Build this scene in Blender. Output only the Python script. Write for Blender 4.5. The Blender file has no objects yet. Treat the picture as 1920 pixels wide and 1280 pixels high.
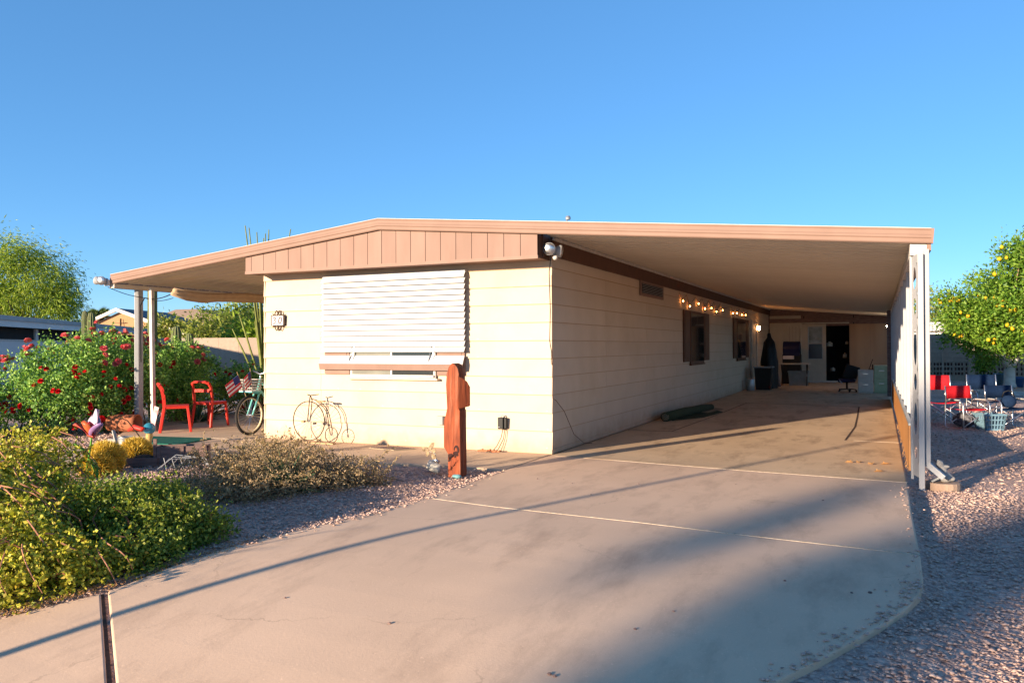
import bpy, bmesh, math, random
import numpy as np
from mathutils import Vector, Matrix

# ------------------------------------------------------------------ camera, sky, sun, exposure
scene = bpy.context.scene
C = scene.collection
cam_d = bpy.data.cameras.new('camera'); cam = bpy.data.objects.new('camera', cam_d); C.objects.link(cam)
cam_d.sensor_width = 36.0; cam_d.sensor_fit = 'HORIZONTAL'; cam_d.lens = 27.95
cam_d.clip_start = 0.05; cam_d.clip_end = 2000
YAW, PITCH, ROLL = -0.43228, 0.006618, -0.0043585
_fw = Vector((math.sin(YAW)*math.cos(PITCH), math.cos(YAW)*math.cos(PITCH), math.sin(PITCH)))
_r = Vector((math.cos(YAW), -math.sin(YAW), 0)); _u = _r.cross(_fw)
_r2 = _r*math.cos(ROLL)+_u*math.sin(ROLL); _u2 = _u*math.cos(ROLL)-_r*math.sin(ROLL)
_m = Matrix.Identity(4)
for _i in range(3):
    _m[_i][0] = _r2[_i]; _m[_i][1] = _u2[_i]; _m[_i][2] = -_fw[_i]
_m[0][3], _m[1][3], _m[2][3] = 3.9909, -9.9021, 1.4423
cam.matrix_world = _m
scene.camera = cam

SUN_AZ, SUN_EL = math.radians(22.5), math.radians(9.8)      # azimuth the light travels towards, from +y to +x
world = bpy.data.worlds.new('World'); scene.world = world; world.use_nodes = True
_n = world.node_tree.nodes; _n.clear()
_sky = _n.new('ShaderNodeTexSky'); _sky.sky_type = 'NISHITA'; _sky.sun_disc = False
_sky.sun_elevation = SUN_EL; _sky.sun_rotation = SUN_AZ+math.pi
_sky.air_density = 1.0; _sky.dust_density = 0.0; _sky.ozone_density = 5.5; _sky.altitude = 3000
_bg = _n.new('ShaderNodeBackground'); _bg.inputs['Strength'].default_value = 0.15
_gm = _n.new('ShaderNodeGamma'); _gm.inputs['Gamma'].default_value = 0.60; _hs = _n.new('ShaderNodeHueSaturation'); _hs.inputs['Saturation'].default_value = 1.15; _hs.inputs['Value'].default_value = 1.0; _hs.inputs['Hue'].default_value = 0.503      # evens the sky out from rooftops to zenith
_wo = _n.new('ShaderNodeOutputWorld')
world.node_tree.links.new(_sky.outputs[0], _gm.inputs['Color'])
world.node_tree.links.new(_gm.outputs[0], _hs.inputs['Color'])
world.node_tree.links.new(_hs.outputs[0], _bg.inputs[0])
world.node_tree.links.new(_bg.outputs[0], _wo.inputs[0])

sun_d = bpy.data.lights.new('sun', 'SUN'); sun_d.energy = 4.4; sun_d.angle = math.radians(0.8)
sun_d.color = (1.0, 0.80, 0.59)
sun = bpy.data.objects.new('sun', sun_d); C.objects.link(sun)
SUNDIR = Vector((math.sin(SUN_AZ)*math.cos(SUN_EL), math.cos(SUN_AZ)*math.cos(SUN_EL), -math.sin(SUN_EL)))
sun.rotation_euler = SUNDIR.to_track_quat('-Z', 'Y').to_euler()
sun.location = (-6, -14, 6)
scene.view_settings.view_transform = 'Standard'; scene.view_settings.look = 'None'
scene.view_settings.exposure = 1.58; scene.view_settings.gamma = 1.0
scene.view_settings.use_curve_mapping = False

# ------------------------------------------------------------------ helpers
PI = math.pi
def gz(y):                                     # the ground is level by the house and falls away to the street
    d = max(0.0, -4.0-y)
    if d < 3.2: return -0.024*d*d
    return max(-0.55, -0.024*3.2**2-0.12*(d-3.2))

def nodes_of(name):
    m = bpy.data.materials.new(name); m.use_nodes = True
    nt = m.node_tree; b = nt.nodes['Principled BSDF']
    return m, nt, nt.nodes, nt.links, b

def mat(name, col, col2=None, scale=6.0, rough=0.7, bump=0.0, bscale=60.0, metal=0.0, rnd=0.0, coord='Object',
        stretch=(1, 1, 1), spec=0.15, detail=5.0, col3=None, c3scale=1.2, c3amt=0.5):
    m, nt, N, L, b = nodes_of(name)
    tc = N.new('ShaderNodeTexCoord'); mp = N.new('ShaderNodeMapping'); mp.inputs['Scale'].default_value = stretch
    if coord == 'World':
        ge = N.new('ShaderNodeNewGeometry'); L.new(ge.outputs['Position'], mp.inputs[0])
    else: L.new(tc.outputs[coord], mp.inputs[0])
    base = None
    if col2 is None: col2 = tuple(c*0.82 for c in col)
    ns = N.new('ShaderNodeTexNoise'); ns.inputs['Scale'].default_value = scale; ns.inputs['Detail'].default_value = detail
    L.new(mp.outputs[0], ns.inputs['Vector'])
    rp = N.new('ShaderNodeValToRGB'); rp.color_ramp.elements[0].position = 0.32; rp.color_ramp.elements[1].position = 0.68
    rp.color_ramp.elements[0].color = (*col2, 1); rp.color_ramp.elements[1].color = (*col, 1)
    L.new(ns.outputs['Fac'], rp.inputs[0]); base = rp.outputs[0]
    if col3 is not None:
        n3 = N.new('ShaderNodeTexNoise'); n3.inputs['Scale'].default_value = c3scale; n3.inputs['Detail'].default_value = 6
        n3.inputs['Roughness'].default_value = 0.65
        L.new(mp.outputs[0], n3.inputs['Vector'])
        r3 = N.new('ShaderNodeMapRange'); r3.inputs[1].default_value = 0.5; r3.inputs[2].default_value = 0.72; r3.inputs[4].default_value = c3amt
        L.new(n3.outputs['Fac'], r3.inputs[0])
        mx = N.new('ShaderNodeMix'); mx.data_type = 'RGBA'
        L.new(r3.outputs[0], mx.inputs[0]); L.new(base, mx.inputs[6]); mx.inputs[7].default_value = (*col3, 1); base = mx.outputs[2]
    if rnd > 0:
        oi = N.new('ShaderNodeObjectInfo'); mr = N.new('ShaderNodeMapRange')
        mr.inputs[3].default_value = 1-rnd; mr.inputs[4].default_value = 1+rnd
        L.new(oi.outputs['Random'], mr.inputs[0])
        vm = N.new('ShaderNodeVectorMath'); vm.operation = 'SCALE'
        L.new(base, vm.inputs[0]); L.new(mr.outputs[0], vm.inputs['Scale']); base = vm.outputs[0]
    L.new(base, b.inputs['Base Color'])
    b.inputs['Roughness'].default_value = rough; b.inputs['Metallic'].default_value = metal
    b.inputs['Specular IOR Level'].default_value = spec
    if bump > 0:
        nb = N.new('ShaderNodeTexNoise'); nb.inputs['Scale'].default_value = bscale; nb.inputs['Detail'].default_value = 6
        L.new(mp.outputs[0], nb.inputs['Vector'])
        bp = N.new('ShaderNodeBump'); bp.inputs['Strength'].default_value = bump; bp.inputs['Distance'].default_value = 0.01
        L.new(nb.outputs['Fac'], bp.inputs['Height']); L.new(bp.outputs[0], b.inputs['Normal'])
    return m

def leafmat(name, cols, trans=0.35, rough=0.5):
    m, nt, N, L, b = nodes_of(name)
    ge = N.new('ShaderNodeNewGeometry'); rp = N.new('ShaderNodeValToRGB')
    cr = rp.color_ramp
    while len(cr.elements) < len(cols): cr.elements.new(0.5)
    for i, c in enumerate(cols):
        cr.elements[i].position = i/max(1, len(cols)-1); cr.elements[i].color = (*c, 1)
    L.new(ge.outputs['Random Per Island'], rp.inputs[0])
    L.new(rp.outputs[0], b.inputs['Base Color']); b.inputs['Roughness'].default_value = rough
    b.inputs['Specular IOR Level'].default_value = 0.3
    tr = N.new('ShaderNodeBsdfTranslucent'); mx = N.new('ShaderNodeMixShader'); mx.inputs[0].default_value = trans
    sc_ = N.new('ShaderNodeVectorMath'); sc_.operation = 'MULTIPLY'; sc_.inputs[1].default_value = (1.25, 1.2, 0.6)
    L.new(rp.outputs[0], sc_.inputs[0]); L.new(sc_.outputs[0], tr.inputs['Color'])
    L.new(b.outputs[0], mx.inputs[1]); L.new(tr.outputs[0], mx.inputs[2])
    L.new(mx.outputs[0], N['Material Output'].inputs['Surface'])
    return m

def emit(name, col, s):
    m, nt, N, L, b = nodes_of(name)
    b.inputs['Base Color'].default_value = (*col, 1)
    b.inputs['Emission Color'].default_value = (*col, 1); b.inputs['Emission Strength'].default_value = s
    return m

def glass(name, col, rough=0.05, alpha=1.0):
    m, nt, N, L, b = nodes_of(name)
    b.inputs['Base Color'].default_value = (*col, 1); b.inputs['Roughness'].default_value = rough
    b.inputs['Specular IOR Level'].default_value = 0.8
    if alpha < 1: b.inputs['Transmission Weight'].default_value = 1-alpha
    return m

class MB:
    def __init__(s): s.v = []; s.f = []
    def add(s, vs, fs):
        k = len(s.v); s.v += [tuple(p) for p in vs]; s.f += [tuple(i+k for i in q) for q in fs]; return s
    def box(s, x0, x1, y0, y1, z0, z1):
        return s.add([(x0,y0,z0),(x1,y0,z0),(x1,y1,z0),(x0,y1,z0),(x0,y0,z1),(x1,y0,z1),(x1,y1,z1),(x0,y1,z1)],
                     [(0,3,2,1),(4,5,6,7),(0,1,5,4),(1,2,6,5),(2,3,7,6),(3,0,4,7)])
    def bar(s, a, b, w, h, up=(0,0,1)):             # box beam from a to b, w across, h along up
        a = Vector(a); b = Vector(b); d = (b-a).normalized(); u = Vector(up)
        if abs(d.dot(u)) > 0.98: u = Vector((0,1,0))
        r = d.cross(u).normalized()*(w/2); u = r.cross(d).normalized()*(h/2)
        vs = [a-r-u, a+r-u, a+r+u, a-r+u, b-r-u, b+r-u, b+r+u, b-r+u]
        return s.add(vs, [(0,1,2,3),(7,6,5,4),(0,4,5,1),(1,5,6,2),(2,6,7,3),(3,7,4,0)])
    def tube(s, pts, r, n=8, close=False):
        pts = [Vector(p) for p in pts]; m = len(pts); rings = []
        rr = r if isinstance(r, (list, tuple)) else [r]*m
        ref = None
        for i, p in enumerate(pts):
            if close: d = pts[(i+1) % m]-pts[i-1]
            else: d = pts[min(i+1, m-1)]-pts[max(i-1, 0)]
            d = d.normalized() if d.length > 1e-9 else Vector((0,0,1))
            if ref is None:
                ref = Vector((0,0,1)) if abs(d.z) < 0.9 else Vector((1,0,0))
            a = d.cross(ref)
            if a.length < 1e-4: a = d.cross(Vector((0.3,0.9,0.2)))
            a.normalize(); b = d.cross(a).normalized(); ref = a.cross(d)
            rings.append([p+(a*math.cos(2*PI*k/n)+b*math.sin(2*PI*k/n))*rr[i] for k in range(n)])
        vs = [q for g in rings for q in g]; fs = []
        for i in range(m if close else m-1):
            j = (i+1) % m
            for k in range(n): fs.append((i*n+k, i*n+(k+1) % n, j*n+(k+1) % n, j*n+k))
        if not close: fs += [tuple(range(n-1, -1, -1)), tuple(range((m-1)*n, m*n))]
        return s.add(vs, fs)
    def prism(s, poly, o, ax, ay, d):                # polygon in plane (ax, ay) at o, extruded by vector d
        o = Vector(o); ax = Vector(ax); ay = Vector(ay); d = Vector(d); n = len(poly)
        a = [o+ax*p[0]+ay*p[1] for p in poly]; b = [q+d for q in a]
        return s.add(a+b, [tuple(range(n)), tuple(range(2*n-1, n-1, -1))]+[(i, i+n, (i+1) % n+n, (i+1) % n) for i in range(n)])
    def sweep(s, prof, p0, p1):                      # (y,z) profile swept between two points along x
        return s.prism(prof, p0, (0,1,0), (0,0,1), Vector(p1)-Vector(p0))
    def lathe(s, prof, c=(0,0,0), n=16, axis='z'):
        vs = []; fs = []; m = len(prof)
        for k in range(n):
            a = 2*PI*k/n
            for r, z in prof:
                q = (r*math.cos(a), r*math.sin(a), z)
                if axis == 'x': q = (q[2], q[0], q[1])
                if axis == 'y': q = (q[0], q[2], q[1])
                vs.append((c[0]+q[0], c[1]+q[1], c[2]+q[2]))
        for k in range(n):
            j = (k+1) % n
            for i in range(m-1): fs.append((k*m+i, j*m+i, j*m+i+1, k*m+i+1))
        return s.add(vs, fs)
    def ball(s, c, r, sc=(1,1,1), nu=12, nv=8):
        prof = [(max(1e-4, r*math.sin(PI*i/nv)), -r*math.cos(PI*i/nv)) for i in range(nv+1)]
        k = len(s.v); s.lathe(prof, (0,0,0), nu)
        for i in range(k, len(s.v)):
            v = s.v[i]; s.v[i] = (c[0]+v[0]*sc[0], c[1]+v[1]*sc[1], c[2]+v[2]*sc[2])
        return s
    def xform(s, M, k=0):
        for i in range(k, len(s.v)): s.v[i] = tuple(M @ Vector(s.v[i]))
        return s
    def mesh(s, name):
        me = bpy.data.meshes.new(name); me.from_pydata(s.v, [], s.f); me.update(); return me
    def build(s, name, m, parent=None, smooth=False, bevel=0.0, loc=None):
        me = s.mesh(name); me.materials.append(m)
        bm = bmesh.new(); bm.from_mesh(me); bmesh.ops.recalc_face_normals(bm, faces=bm.faces)
        bm.to_mesh(me); bm.free()
        return put(name, me, parent, smooth, bevel, loc)

def put(name, me, parent=None, smooth=False, bevel=0.0, loc=None):
    if smooth and len(me.polygons):
        me.polygons.foreach_set('use_smooth', [True]*len(me.polygons))
    o = bpy.data.objects.new(name, me); C.objects.link(o); o.parent = parent
    if loc is not None: o.location = loc
    if bevel > 0:
        b = o.modifiers.new('bevel', 'BEVEL'); b.width = bevel; b.segments = 2; b.limit_method = 'ANGLE'; b.angle_limit = 0.7
    return o

def tag(o, label=None, cat=None, group=None, kind=None):
    if label: o['label'] = label
    if cat: o['category'] = cat
    if group: o['group'] = group
    if kind: o['kind'] = kind
    return o

def thing(name, label, cat, loc=(0,0,0), rz=0.0, group=None):
    o = bpy.data.objects.new(name, None); C.objects.link(o); o.empty_display_size = 0.2
    o.location = loc; o.rotation_euler = (0,0,rz)
    return tag(o, label, cat, group)

def struct(o): o['kind'] = 'structure'; return o

def dup(root, loc, rz, label, name=None):
    r = root.copy(); C.objects.link(r); r.location = loc; r.rotation_euler = (0,0,rz); r['label'] = label
    for ch in list(root.children):
        c = ch.copy(); C.objects.link(c); c.parent = r
        for g in list(ch.children):
            d = g.copy(); C.objects.link(d); d.parent = c
    return r

def np_mesh(name, V, F, m):
    V = np.asarray(V, np.float32); F = np.asarray(F, np.int32); k = F.shape[1]
    me = bpy.data.meshes.new(name)
    me.vertices.add(len(V)); me.vertices.foreach_set('co', V.ravel())
    me.loops.add(F.size); me.loops.foreach_set('vertex_index', F.ravel())
    me.polygons.add(len(F)); me.polygons.foreach_set('loop_start', np.arange(0, F.size, k, dtype=np.int32))
    me.update(calc_edges=True); me.validate()
    me.materials.append(m)
    return me

def unit(a): return a/np.maximum(1e-9, np.linalg.norm(a, axis=1, keepdims=True))

def leaves(name, P, size, m, parent, rng, aspect=0.55, fold=0.08, out=None, outw=0.6, droop=0.0, var=0.35):
    P = np.asarray(P, float); n = len(P)
    d = unit(rng.normal(size=(n, 3)))
    if out is not None: d = unit(d*(1-outw)+unit(np.asarray(out, float))*outw)
    d[:, 2] -= droop; d = unit(d)
    w = unit(np.cross(d, rng.normal(size=(n, 3)))); nn = np.cross(d, w)
    S = (size*(1+var*rng.uniform(-1, 1, n)))[:, None]
    V = np.stack([P, P+S*(0.45*d+0.5*aspect*w+fold*nn), P+S*d, P+S*(0.45*d-0.5*aspect*w+fold*nn)], 1).reshape(-1, 3)
    b = np.arange(n)[:, None]*4
    F = np.concatenate([b+np.array([[0, 1, 2]]), b+np.array([[0, 2, 3]])], 0)
    return put(name, np_mesh(name, V, F, m), parent)

def blob_points(rng, n, blobs, shell=0.55):
    """points spread through ellipsoids (cx,cy,cz,rx,ry,rz,weight), denser near the skin"""
    w = np.array([b[6] for b in blobs], float); w /= w.sum()
    idx = rng.choice(len(blobs), n, p=w); B = np.array([b[:6] for b in blobs], float)[idx]
    d = unit(rng.normal(size=(n, 3))); r = rng.uniform(0, 1, n)**(1-shell)
    return B[:, :3]+d*B[:, 3:6]*r[:, None], d

def clumps(rng, blobs, nclump, per, rad, shell=0.5):
    cc, cd = blob_points(rng, nclump, blobs, shell)
    k = np.repeat(np.arange(nclump), per)
    off = rng.normal(size=(len(k), 3))*rad*rng.uniform(0.6, 1.3, nclump)[k][:, None]
    P = cc[k]+off
    return P, unit(off*1.0+cd[k]*rad*0.8), cc

def shared(name, mbuild, m):
    me = mbuild.mesh(name); me.materials.append(m)
    bm = bmesh.new(); bm.from_mesh(me); bmesh.ops.recalc_face_normals(bm, faces=bm.faces); bm.to_mesh(me); bm.free()
    return me
R = random.Random(7)

# ------------------------------------------------------------------ materials
def gravel_mat(name, pal, scale):
    m, nt, N, L, b = nodes_of(name)
    ge = N.new('ShaderNodeNewGeometry')
    wn = N.new('ShaderNodeTexNoise'); wn.inputs['Scale'].default_value = 9; L.new(ge.outputs['Position'], wn.inputs['Vector'])
    v = N.new('ShaderNodeTexVoronoi'); v.inputs['Scale'].default_value = scale; L.new(ge.outputs['Position'], v.inputs['Vector'])
    rp = N.new('ShaderNodeValToRGB'); cr = rp.color_ramp
    while len(cr.elements) < len(pal): cr.elements.new(0.5)
    for i, c in enumerate(pal): cr.elements[i].position = i/(len(pal)-1); cr.elements[i].color = (*c, 1)
    sx = N.new('ShaderNodeSeparateColor'); L.new(v.outputs['Color'], sx.inputs[0]); L.new(sx.outputs[0], rp.inputs[0])
    big = N.new('ShaderNodeTexNoise'); big.inputs['Scale'].default_value = 0.7; big.inputs['Detail'].default_value = 5
    L.new(ge.outputs['Position'], big.inputs['Vector'])
    mr = N.new('ShaderNodeMapRange'); mr.inputs[1].default_value = .3; mr.inputs[2].default_value = .7; mr.inputs[3].default_value = .75; mr.inputs[4].default_value = 1.15
    L.new(big.outputs['Fac'], mr.inputs[0])
    sc_ = N.new('ShaderNodeVectorMath'); sc_.operation = 'SCALE'; L.new(rp.outputs[0], sc_.inputs[0]); L.new(mr.outputs[0], sc_.inputs['Scale'])
    L.new(sc_.outputs[0], b.inputs['Base Color']); b.inputs['Roughness'].default_value = 0.9; b.inputs['Specular IOR Level'].default_value = 0.2
    bp = N.new('ShaderNodeBump'); bp.inputs['Strength'].default_value = 0.9; bp.inputs['Distance'].default_value = 0.02; bp.invert = True
    L.new(v.outputs['Distance'], bp.inputs['Height']); L.new(bp.outputs[0], b.inputs['Normal'])
    return m

def concrete_mat(name, c1, c2, stain):
    m, nt, N, L, b = nodes_of(name)
    ge = N.new('ShaderNodeNewGeometry')
    def noise(s, d=6, st=None, rgh=0.6):
        n = N.new('ShaderNodeTexNoise'); n.inputs['Scale'].default_value = s; n.inputs['Detail'].default_value = d; n.inputs['Roughness'].default_value = rgh
        if st:
            mp = N.new('ShaderNodeMapping'); mp.inputs['Scale'].default_value = st; L.new(ge.outputs['Position'], mp.inputs[0]); L.new(mp.outputs[0], n.inputs['Vector'])
        else: L.new(ge.outputs['Position'], n.inputs['Vector'])
        return n
    def ramp(src, a, bb, lo=0.0, hi=1.0):
        r = N.new('ShaderNodeMapRange'); r.inputs[1].default_value = a; r.inputs[2].default_value = bb; r.inputs[3].default_value = lo; r.inputs[4].default_value = hi
        L.new(src, r.inputs[0]); return r.outputs[0]
    def mixc(fac, A, B):
        x = N.new('ShaderNodeMix'); x.data_type = 'RGBA'; L.new(fac, x.inputs[0])
        if isinstance(A, tuple): x.inputs[6].default_value = (*A, 1)
        else: L.new(A, x.inputs[6])
        if isinstance(B, tuple): x.inputs[7].default_value = (*B, 1)
        else: L.new(B, x.inputs[7])
        return x.outputs[2]
    c = mixc(ramp(noise(0.8, 7).outputs['Fac'], .35, .65), c1, c2)
    c = mixc(ramp(noise(2.3, 8, (1.0, 0.35, 1), .7).outputs['Fac'], .5, .72, 0, .75), c, stain)      # tyre-way stains
    c = mixc(ramp(noise(1.1, 9, None, .75).outputs['Fac'], .60, .72, 0, .3), c, stain)                  # blotches
    c = mixc(ramp(noise(5.5, 6, None, .8).outputs['Fac'], .66, .74, 0, .5), c, tuple(q*.6 for q in stain))   # drips
    c = mixc(ramp(noise(170, 3).outputs['Fac'], .55, .75, 0, .35), c, tuple(q*.5 for q in c1))   # speckle
    c = mixc(ramp(noise(60, 2).outputs['Fac'], .66, .72, 0, .5), c, tuple(min(1, q*1.25) for q in c1))
    wv = N.new('ShaderNodeVectorMath'); wv.operation = 'MULTIPLY_ADD'; wv.inputs[1].default_value = (.5,.5,.5); L.new(noise(2.0, 6).outputs['Color'], wv.inputs[0]); L.new(ge.outputs['Position'], wv.inputs[2])
    vo = N.new('ShaderNodeTexVoronoi'); vo.feature = 'DISTANCE_TO_EDGE'; vo.inputs['Scale'].default_value = 0.33; L.new(wv.outputs[0], vo.inputs['Vector'])
    cm = N.new('ShaderNodeMath'); cm.operation = 'MULTIPLY'; L.new(ramp(vo.outputs['Distance'], .0008, .0022, .35, 0), cm.inputs[0]); L.new(ramp(noise(.9, 3).outputs['Fac'], .48, .56), cm.inputs[1])
    c = mixc(cm.outputs[0], c, tuple(q*.35 for q in c1))                                              # hairline cracks
    L.new(c, b.inputs['Base Color']); b.inputs['Roughness'].default_value = 0.85; b.inputs['Specular IOR Level'].default_value = 0.25
    bp = N.new('ShaderNodeBump'); bp.inputs['Strength'].default_value = 0.25; bp.inputs['Distance'].default_value = 0.006
    L.new(noise(55, 8, None, .75).outputs['Fac'], bp.inputs['Height']); L.new(bp.outputs[0], b.inputs['Normal'])
    return m

M = {}
M['gravel'] = gravel_mat('gravel', [(.27,.18,.15),(.46,.31,.255),(.56,.385,.305),(.39,.275,.235),(.62,.45,.36)], 34)
M['pebble'] = leafmat('pebble', [(.26,.18,.15),(.47,.32,.265),(.58,.40,.32),(.41,.295,.255),(.50,.34,.265),(.66,.48,.385)], trans=0.0, rough=0.9)
M['concrete'] = concrete_mat('concrete', (.66,.46,.315), (.59,.41,.28), (.38,.26,.18))
M['concrete3'] = concrete_mat('carport concrete', (.60,.43,.27), (.49,.345,.215), (.20,.13,.08))
M['concrete2'] = concrete_mat('patio concrete', (.58,.42,.28), (.51,.365,.24), (.32,.22,.15))
M['joint'] = mat('joint strip', (.52,.43,.33), (.36,.28,.2), scale=25, rough=.9, coord='World')
M['dirt'] = mat('dirt', (.10,.065,.045), (.05,.035,.03), scale=30, rough=1, bump=.5, coord='World')
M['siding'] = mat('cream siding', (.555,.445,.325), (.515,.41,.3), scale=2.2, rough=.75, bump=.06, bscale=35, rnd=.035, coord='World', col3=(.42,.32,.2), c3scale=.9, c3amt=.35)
def lap_dirt_shade(m, h, col):  # tan line along each board's foot: lap dirt and lip shade in the colour
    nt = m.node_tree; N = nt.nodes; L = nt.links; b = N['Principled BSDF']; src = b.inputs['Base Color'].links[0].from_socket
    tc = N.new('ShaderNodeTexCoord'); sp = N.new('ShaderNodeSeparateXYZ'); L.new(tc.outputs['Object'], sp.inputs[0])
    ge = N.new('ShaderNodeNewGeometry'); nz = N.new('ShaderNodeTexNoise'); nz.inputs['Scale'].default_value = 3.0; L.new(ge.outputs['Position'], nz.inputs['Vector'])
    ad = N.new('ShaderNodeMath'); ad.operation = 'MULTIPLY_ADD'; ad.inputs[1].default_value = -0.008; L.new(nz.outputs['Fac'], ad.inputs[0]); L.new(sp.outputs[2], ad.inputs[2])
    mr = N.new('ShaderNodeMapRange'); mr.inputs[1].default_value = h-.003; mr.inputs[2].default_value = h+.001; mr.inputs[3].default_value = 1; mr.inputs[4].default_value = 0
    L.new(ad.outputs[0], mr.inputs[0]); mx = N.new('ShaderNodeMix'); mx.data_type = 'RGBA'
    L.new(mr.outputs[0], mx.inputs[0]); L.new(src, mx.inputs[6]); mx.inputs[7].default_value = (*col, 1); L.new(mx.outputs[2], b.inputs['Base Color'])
lap_dirt_shade(M['siding'], .0065, (.40,.28,.18))
def splash(m, h, col):
    nt = m.node_tree; N = nt.nodes; L = nt.links; b = N['Principled BSDF']; src = b.inputs['Base Color'].links[0].from_socket
    ge = N.new('ShaderNodeNewGeometry'); sp = N.new('ShaderNodeSeparateXYZ'); L.new(ge.outputs['Position'], sp.inputs[0])
    nz = N.new('ShaderNodeTexNoise'); nz.inputs['Scale'].default_value = 5.0; nz.inputs['Detail'].default_value = 8; L.new(ge.outputs['Position'], nz.inputs['Vector'])
    ad = N.new('ShaderNodeMath'); ad.operation = 'MULTIPLY_ADD'; ad.inputs[1].default_value = -h*1.4; L.new(nz.outputs['Fac'], ad.inputs[0]); L.new(sp.outputs[2], ad.inputs[2])
    mr = N.new('ShaderNodeMapRange'); mr.inputs[1].default_value = -h*.75; mr.inputs[2].default_value = h*.1; mr.inputs[3].default_value = .75; mr.inputs[4].default_value = 0
    L.new(ad.outputs[0], mr.inputs[0]); mx = N.new('ShaderNodeMix'); mx.data_type = 'RGBA'
    L.new(mr.outputs[0], mx.inputs[0]); L.new(src, mx.inputs[6]); mx.inputs[7].default_value = (*col, 1); L.new(mx.outputs[2], b.inputs['Base Color'])
splash(M['siding'], .3, (.40,.28,.18))
M['brown'] = mat('brown trim paint', (.25,.16,.126), (.22,.138,.107), scale=5, rough=.65, bump=.1, bscale=30, rnd=.06, stretch=(1,1,.25))
M['brown_dk'] = mat('dark brown trim', (.115,.05,.028), (.085,.038,.022), scale=5, rough=.55, bump=.1)
M['trimroll'] = mat('brown roof edge', (.245,.158,.122), (.22,.14,.108), scale=3, rough=.6, spec=.12)
M['white'] = mat('white metal', (.34,.345,.355), (.31,.31,.31), scale=3, rough=.5, spec=.2, rnd=.03)
M['white_w'] = mat('weathered white paint', (.56,.53,.49), (.45,.41,.36), scale=9, rough=.55, bump=.1)
M['pan'] = mat('cream roof pan', (.66,.57,.45), (.61,.52,.41), scale=1.5, rough=.45, rnd=.03)
M['louver'] = mat('white louver', (.46,.46,.46), (.43,.43,.43), scale=4, rough=.55, rnd=.02)
M['roof'] = mat('roof sheet', (.5,.48,.45), rough=.6)
M['pane'] = glass('window pane', (.02,.025,.025), .06)
M['pane_l'] = mat('window blind glass', (.22,.22,.19), (.15,.15,.13), scale=2, rough=.15)
M['black'] = mat('black plastic', (.018,.018,.018), (.012,.012,.012), rough=.45)
M['iron'] = mat('dark iron', (.03,.022,.018), (.05,.03,.02), scale=20, rough=.6, metal=.3)
M['steel'] = mat('bare aluminium', (.62,.62,.62), (.5,.5,.5), scale=15, rough=.28, metal=.9)
M['galv'] = mat('galvanised steel', (.42,.43,.43), (.3,.31,.31), scale=12, rough=.4, metal=.7)
M['grey'] = mat('grey plastic', (.28,.29,.29), rough=.5)
M['redpaint'] = mat('red painted metal', (.62,.045,.03), (.54,.035,.022), scale=8, rough=.4)
M['teal'] = mat('teal bicycle paint', (.16,.50,.46), (.14,.45,.42), rough=.3, spec=.6)
M['rubber'] = mat('tyre rubber', (.035,.032,.03), rough=.85)
M['rim'] = mat('cream rim', (.6,.5,.33), rough=.4)
M['chrome'] = mat('chrome', (.6,.6,.6), rough=.3, metal=1)
M['redwood'] = mat('red stained wood', (.30,.07,.026), (.13,.032,.015), scale=9, rough=.7, bump=.6, bscale=14, stretch=(4,4,.4), col3=(.40,.2,.12), c3scale=2.5, c3amt=.8)
M['burn'] = mat('burnt emblem', (.035,.012,.01), rough=.7)
M['darkwood'] = mat('weathered dark wood', (.23,.155,.135), (.14,.09,.08), scale=6, rough=.8, bump=.3, stretch=(1,1,6))
M['wood'] = mat('light wood', (.42,.28,.15), (.33,.2,.1), scale=6, rough=.6)
M['ply'] = mat('plywood', (.42,.26,.15), (.34,.2,.115), scale=2.5, rough=.75, stretch=(1,1,.15), rnd=.05)
M['hardboard'] = mat('brown hardboard', (.40,.19,.07), (.34,.155,.055), scale=2, rough=.55, stretch=(1,.4,1))
M['terra'] = mat('terracotta', (.38,.14,.07), (.33,.115,.055), scale=6, rough=.75)
M['greenmat'] = mat('green turf mat', (.02,.13,.095), (.015,.10,.075), scale=60, rough=.95, bump=.6, bscale=200, stretch=(1,.15,1))
M['carpet'] = mat('green carpet', (.055,.075,.04), (.035,.05,.028), scale=50, rough=.95, bump=.6, bscale=180)
M['carpet_b'] = mat('carpet backing', (.30,.24,.16), (.24,.19,.125), scale=40, rough=.9)
M['canvas'] = mat('tan canvas', (.42,.30,.19), (.36,.25,.155), scale=8, rough=.85, bump=.2)
M['redcloth'] = mat('red canvas', (.55,.02,.028), (.46,.016,.022), scale=30, rough=.8, bump=.15, bscale=200, spec=.04)
M['bluecloth'] = mat('navy canvas', (.010,.024,.058), (.008,.018,.045), scale=30, rough=.85, bump=.15, bscale=200, spec=.04)
M['basket'] = mat('blue grey basket plastic', (.15,.26,.33), rough=.4)
M['potblue'] = mat('blue pot', (.05,.12,.28), rough=.4)
M['potteal'] = mat('pale blue pot', (.13,.25,.33), rough=.5)
M['stone'] = mat('grey stone', (.36,.34,.31), (.24,.225,.21), scale=14, rough=.9, bump=.5)
M['sand'] = mat('sandstone slab', (.40,.28,.2), (.33,.225,.16), scale=9, rough=.9, bump=.4)
M['block'] = mat('concrete block', (.40,.31,.235), (.35,.265,.2), scale=9, rough=.9, bump=.4, rnd=.07)
M['mortar'] = mat('mortar', (.33,.27,.215), rough=.95)
M['stucco_t'] = mat('tan stucco', (.33,.2,.105), rough=.9)
M['stucco_w'] = mat('pale trim', (.6,.55,.48), rough=.7)
M['shingle'] = mat('grey shingles', (.16,.17,.19), (.12,.13,.15), scale=8, rough=.9, coord='World')
M['shingle_b'] = mat('brown shingles', (.17,.13,.11), rough=.9)
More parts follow.
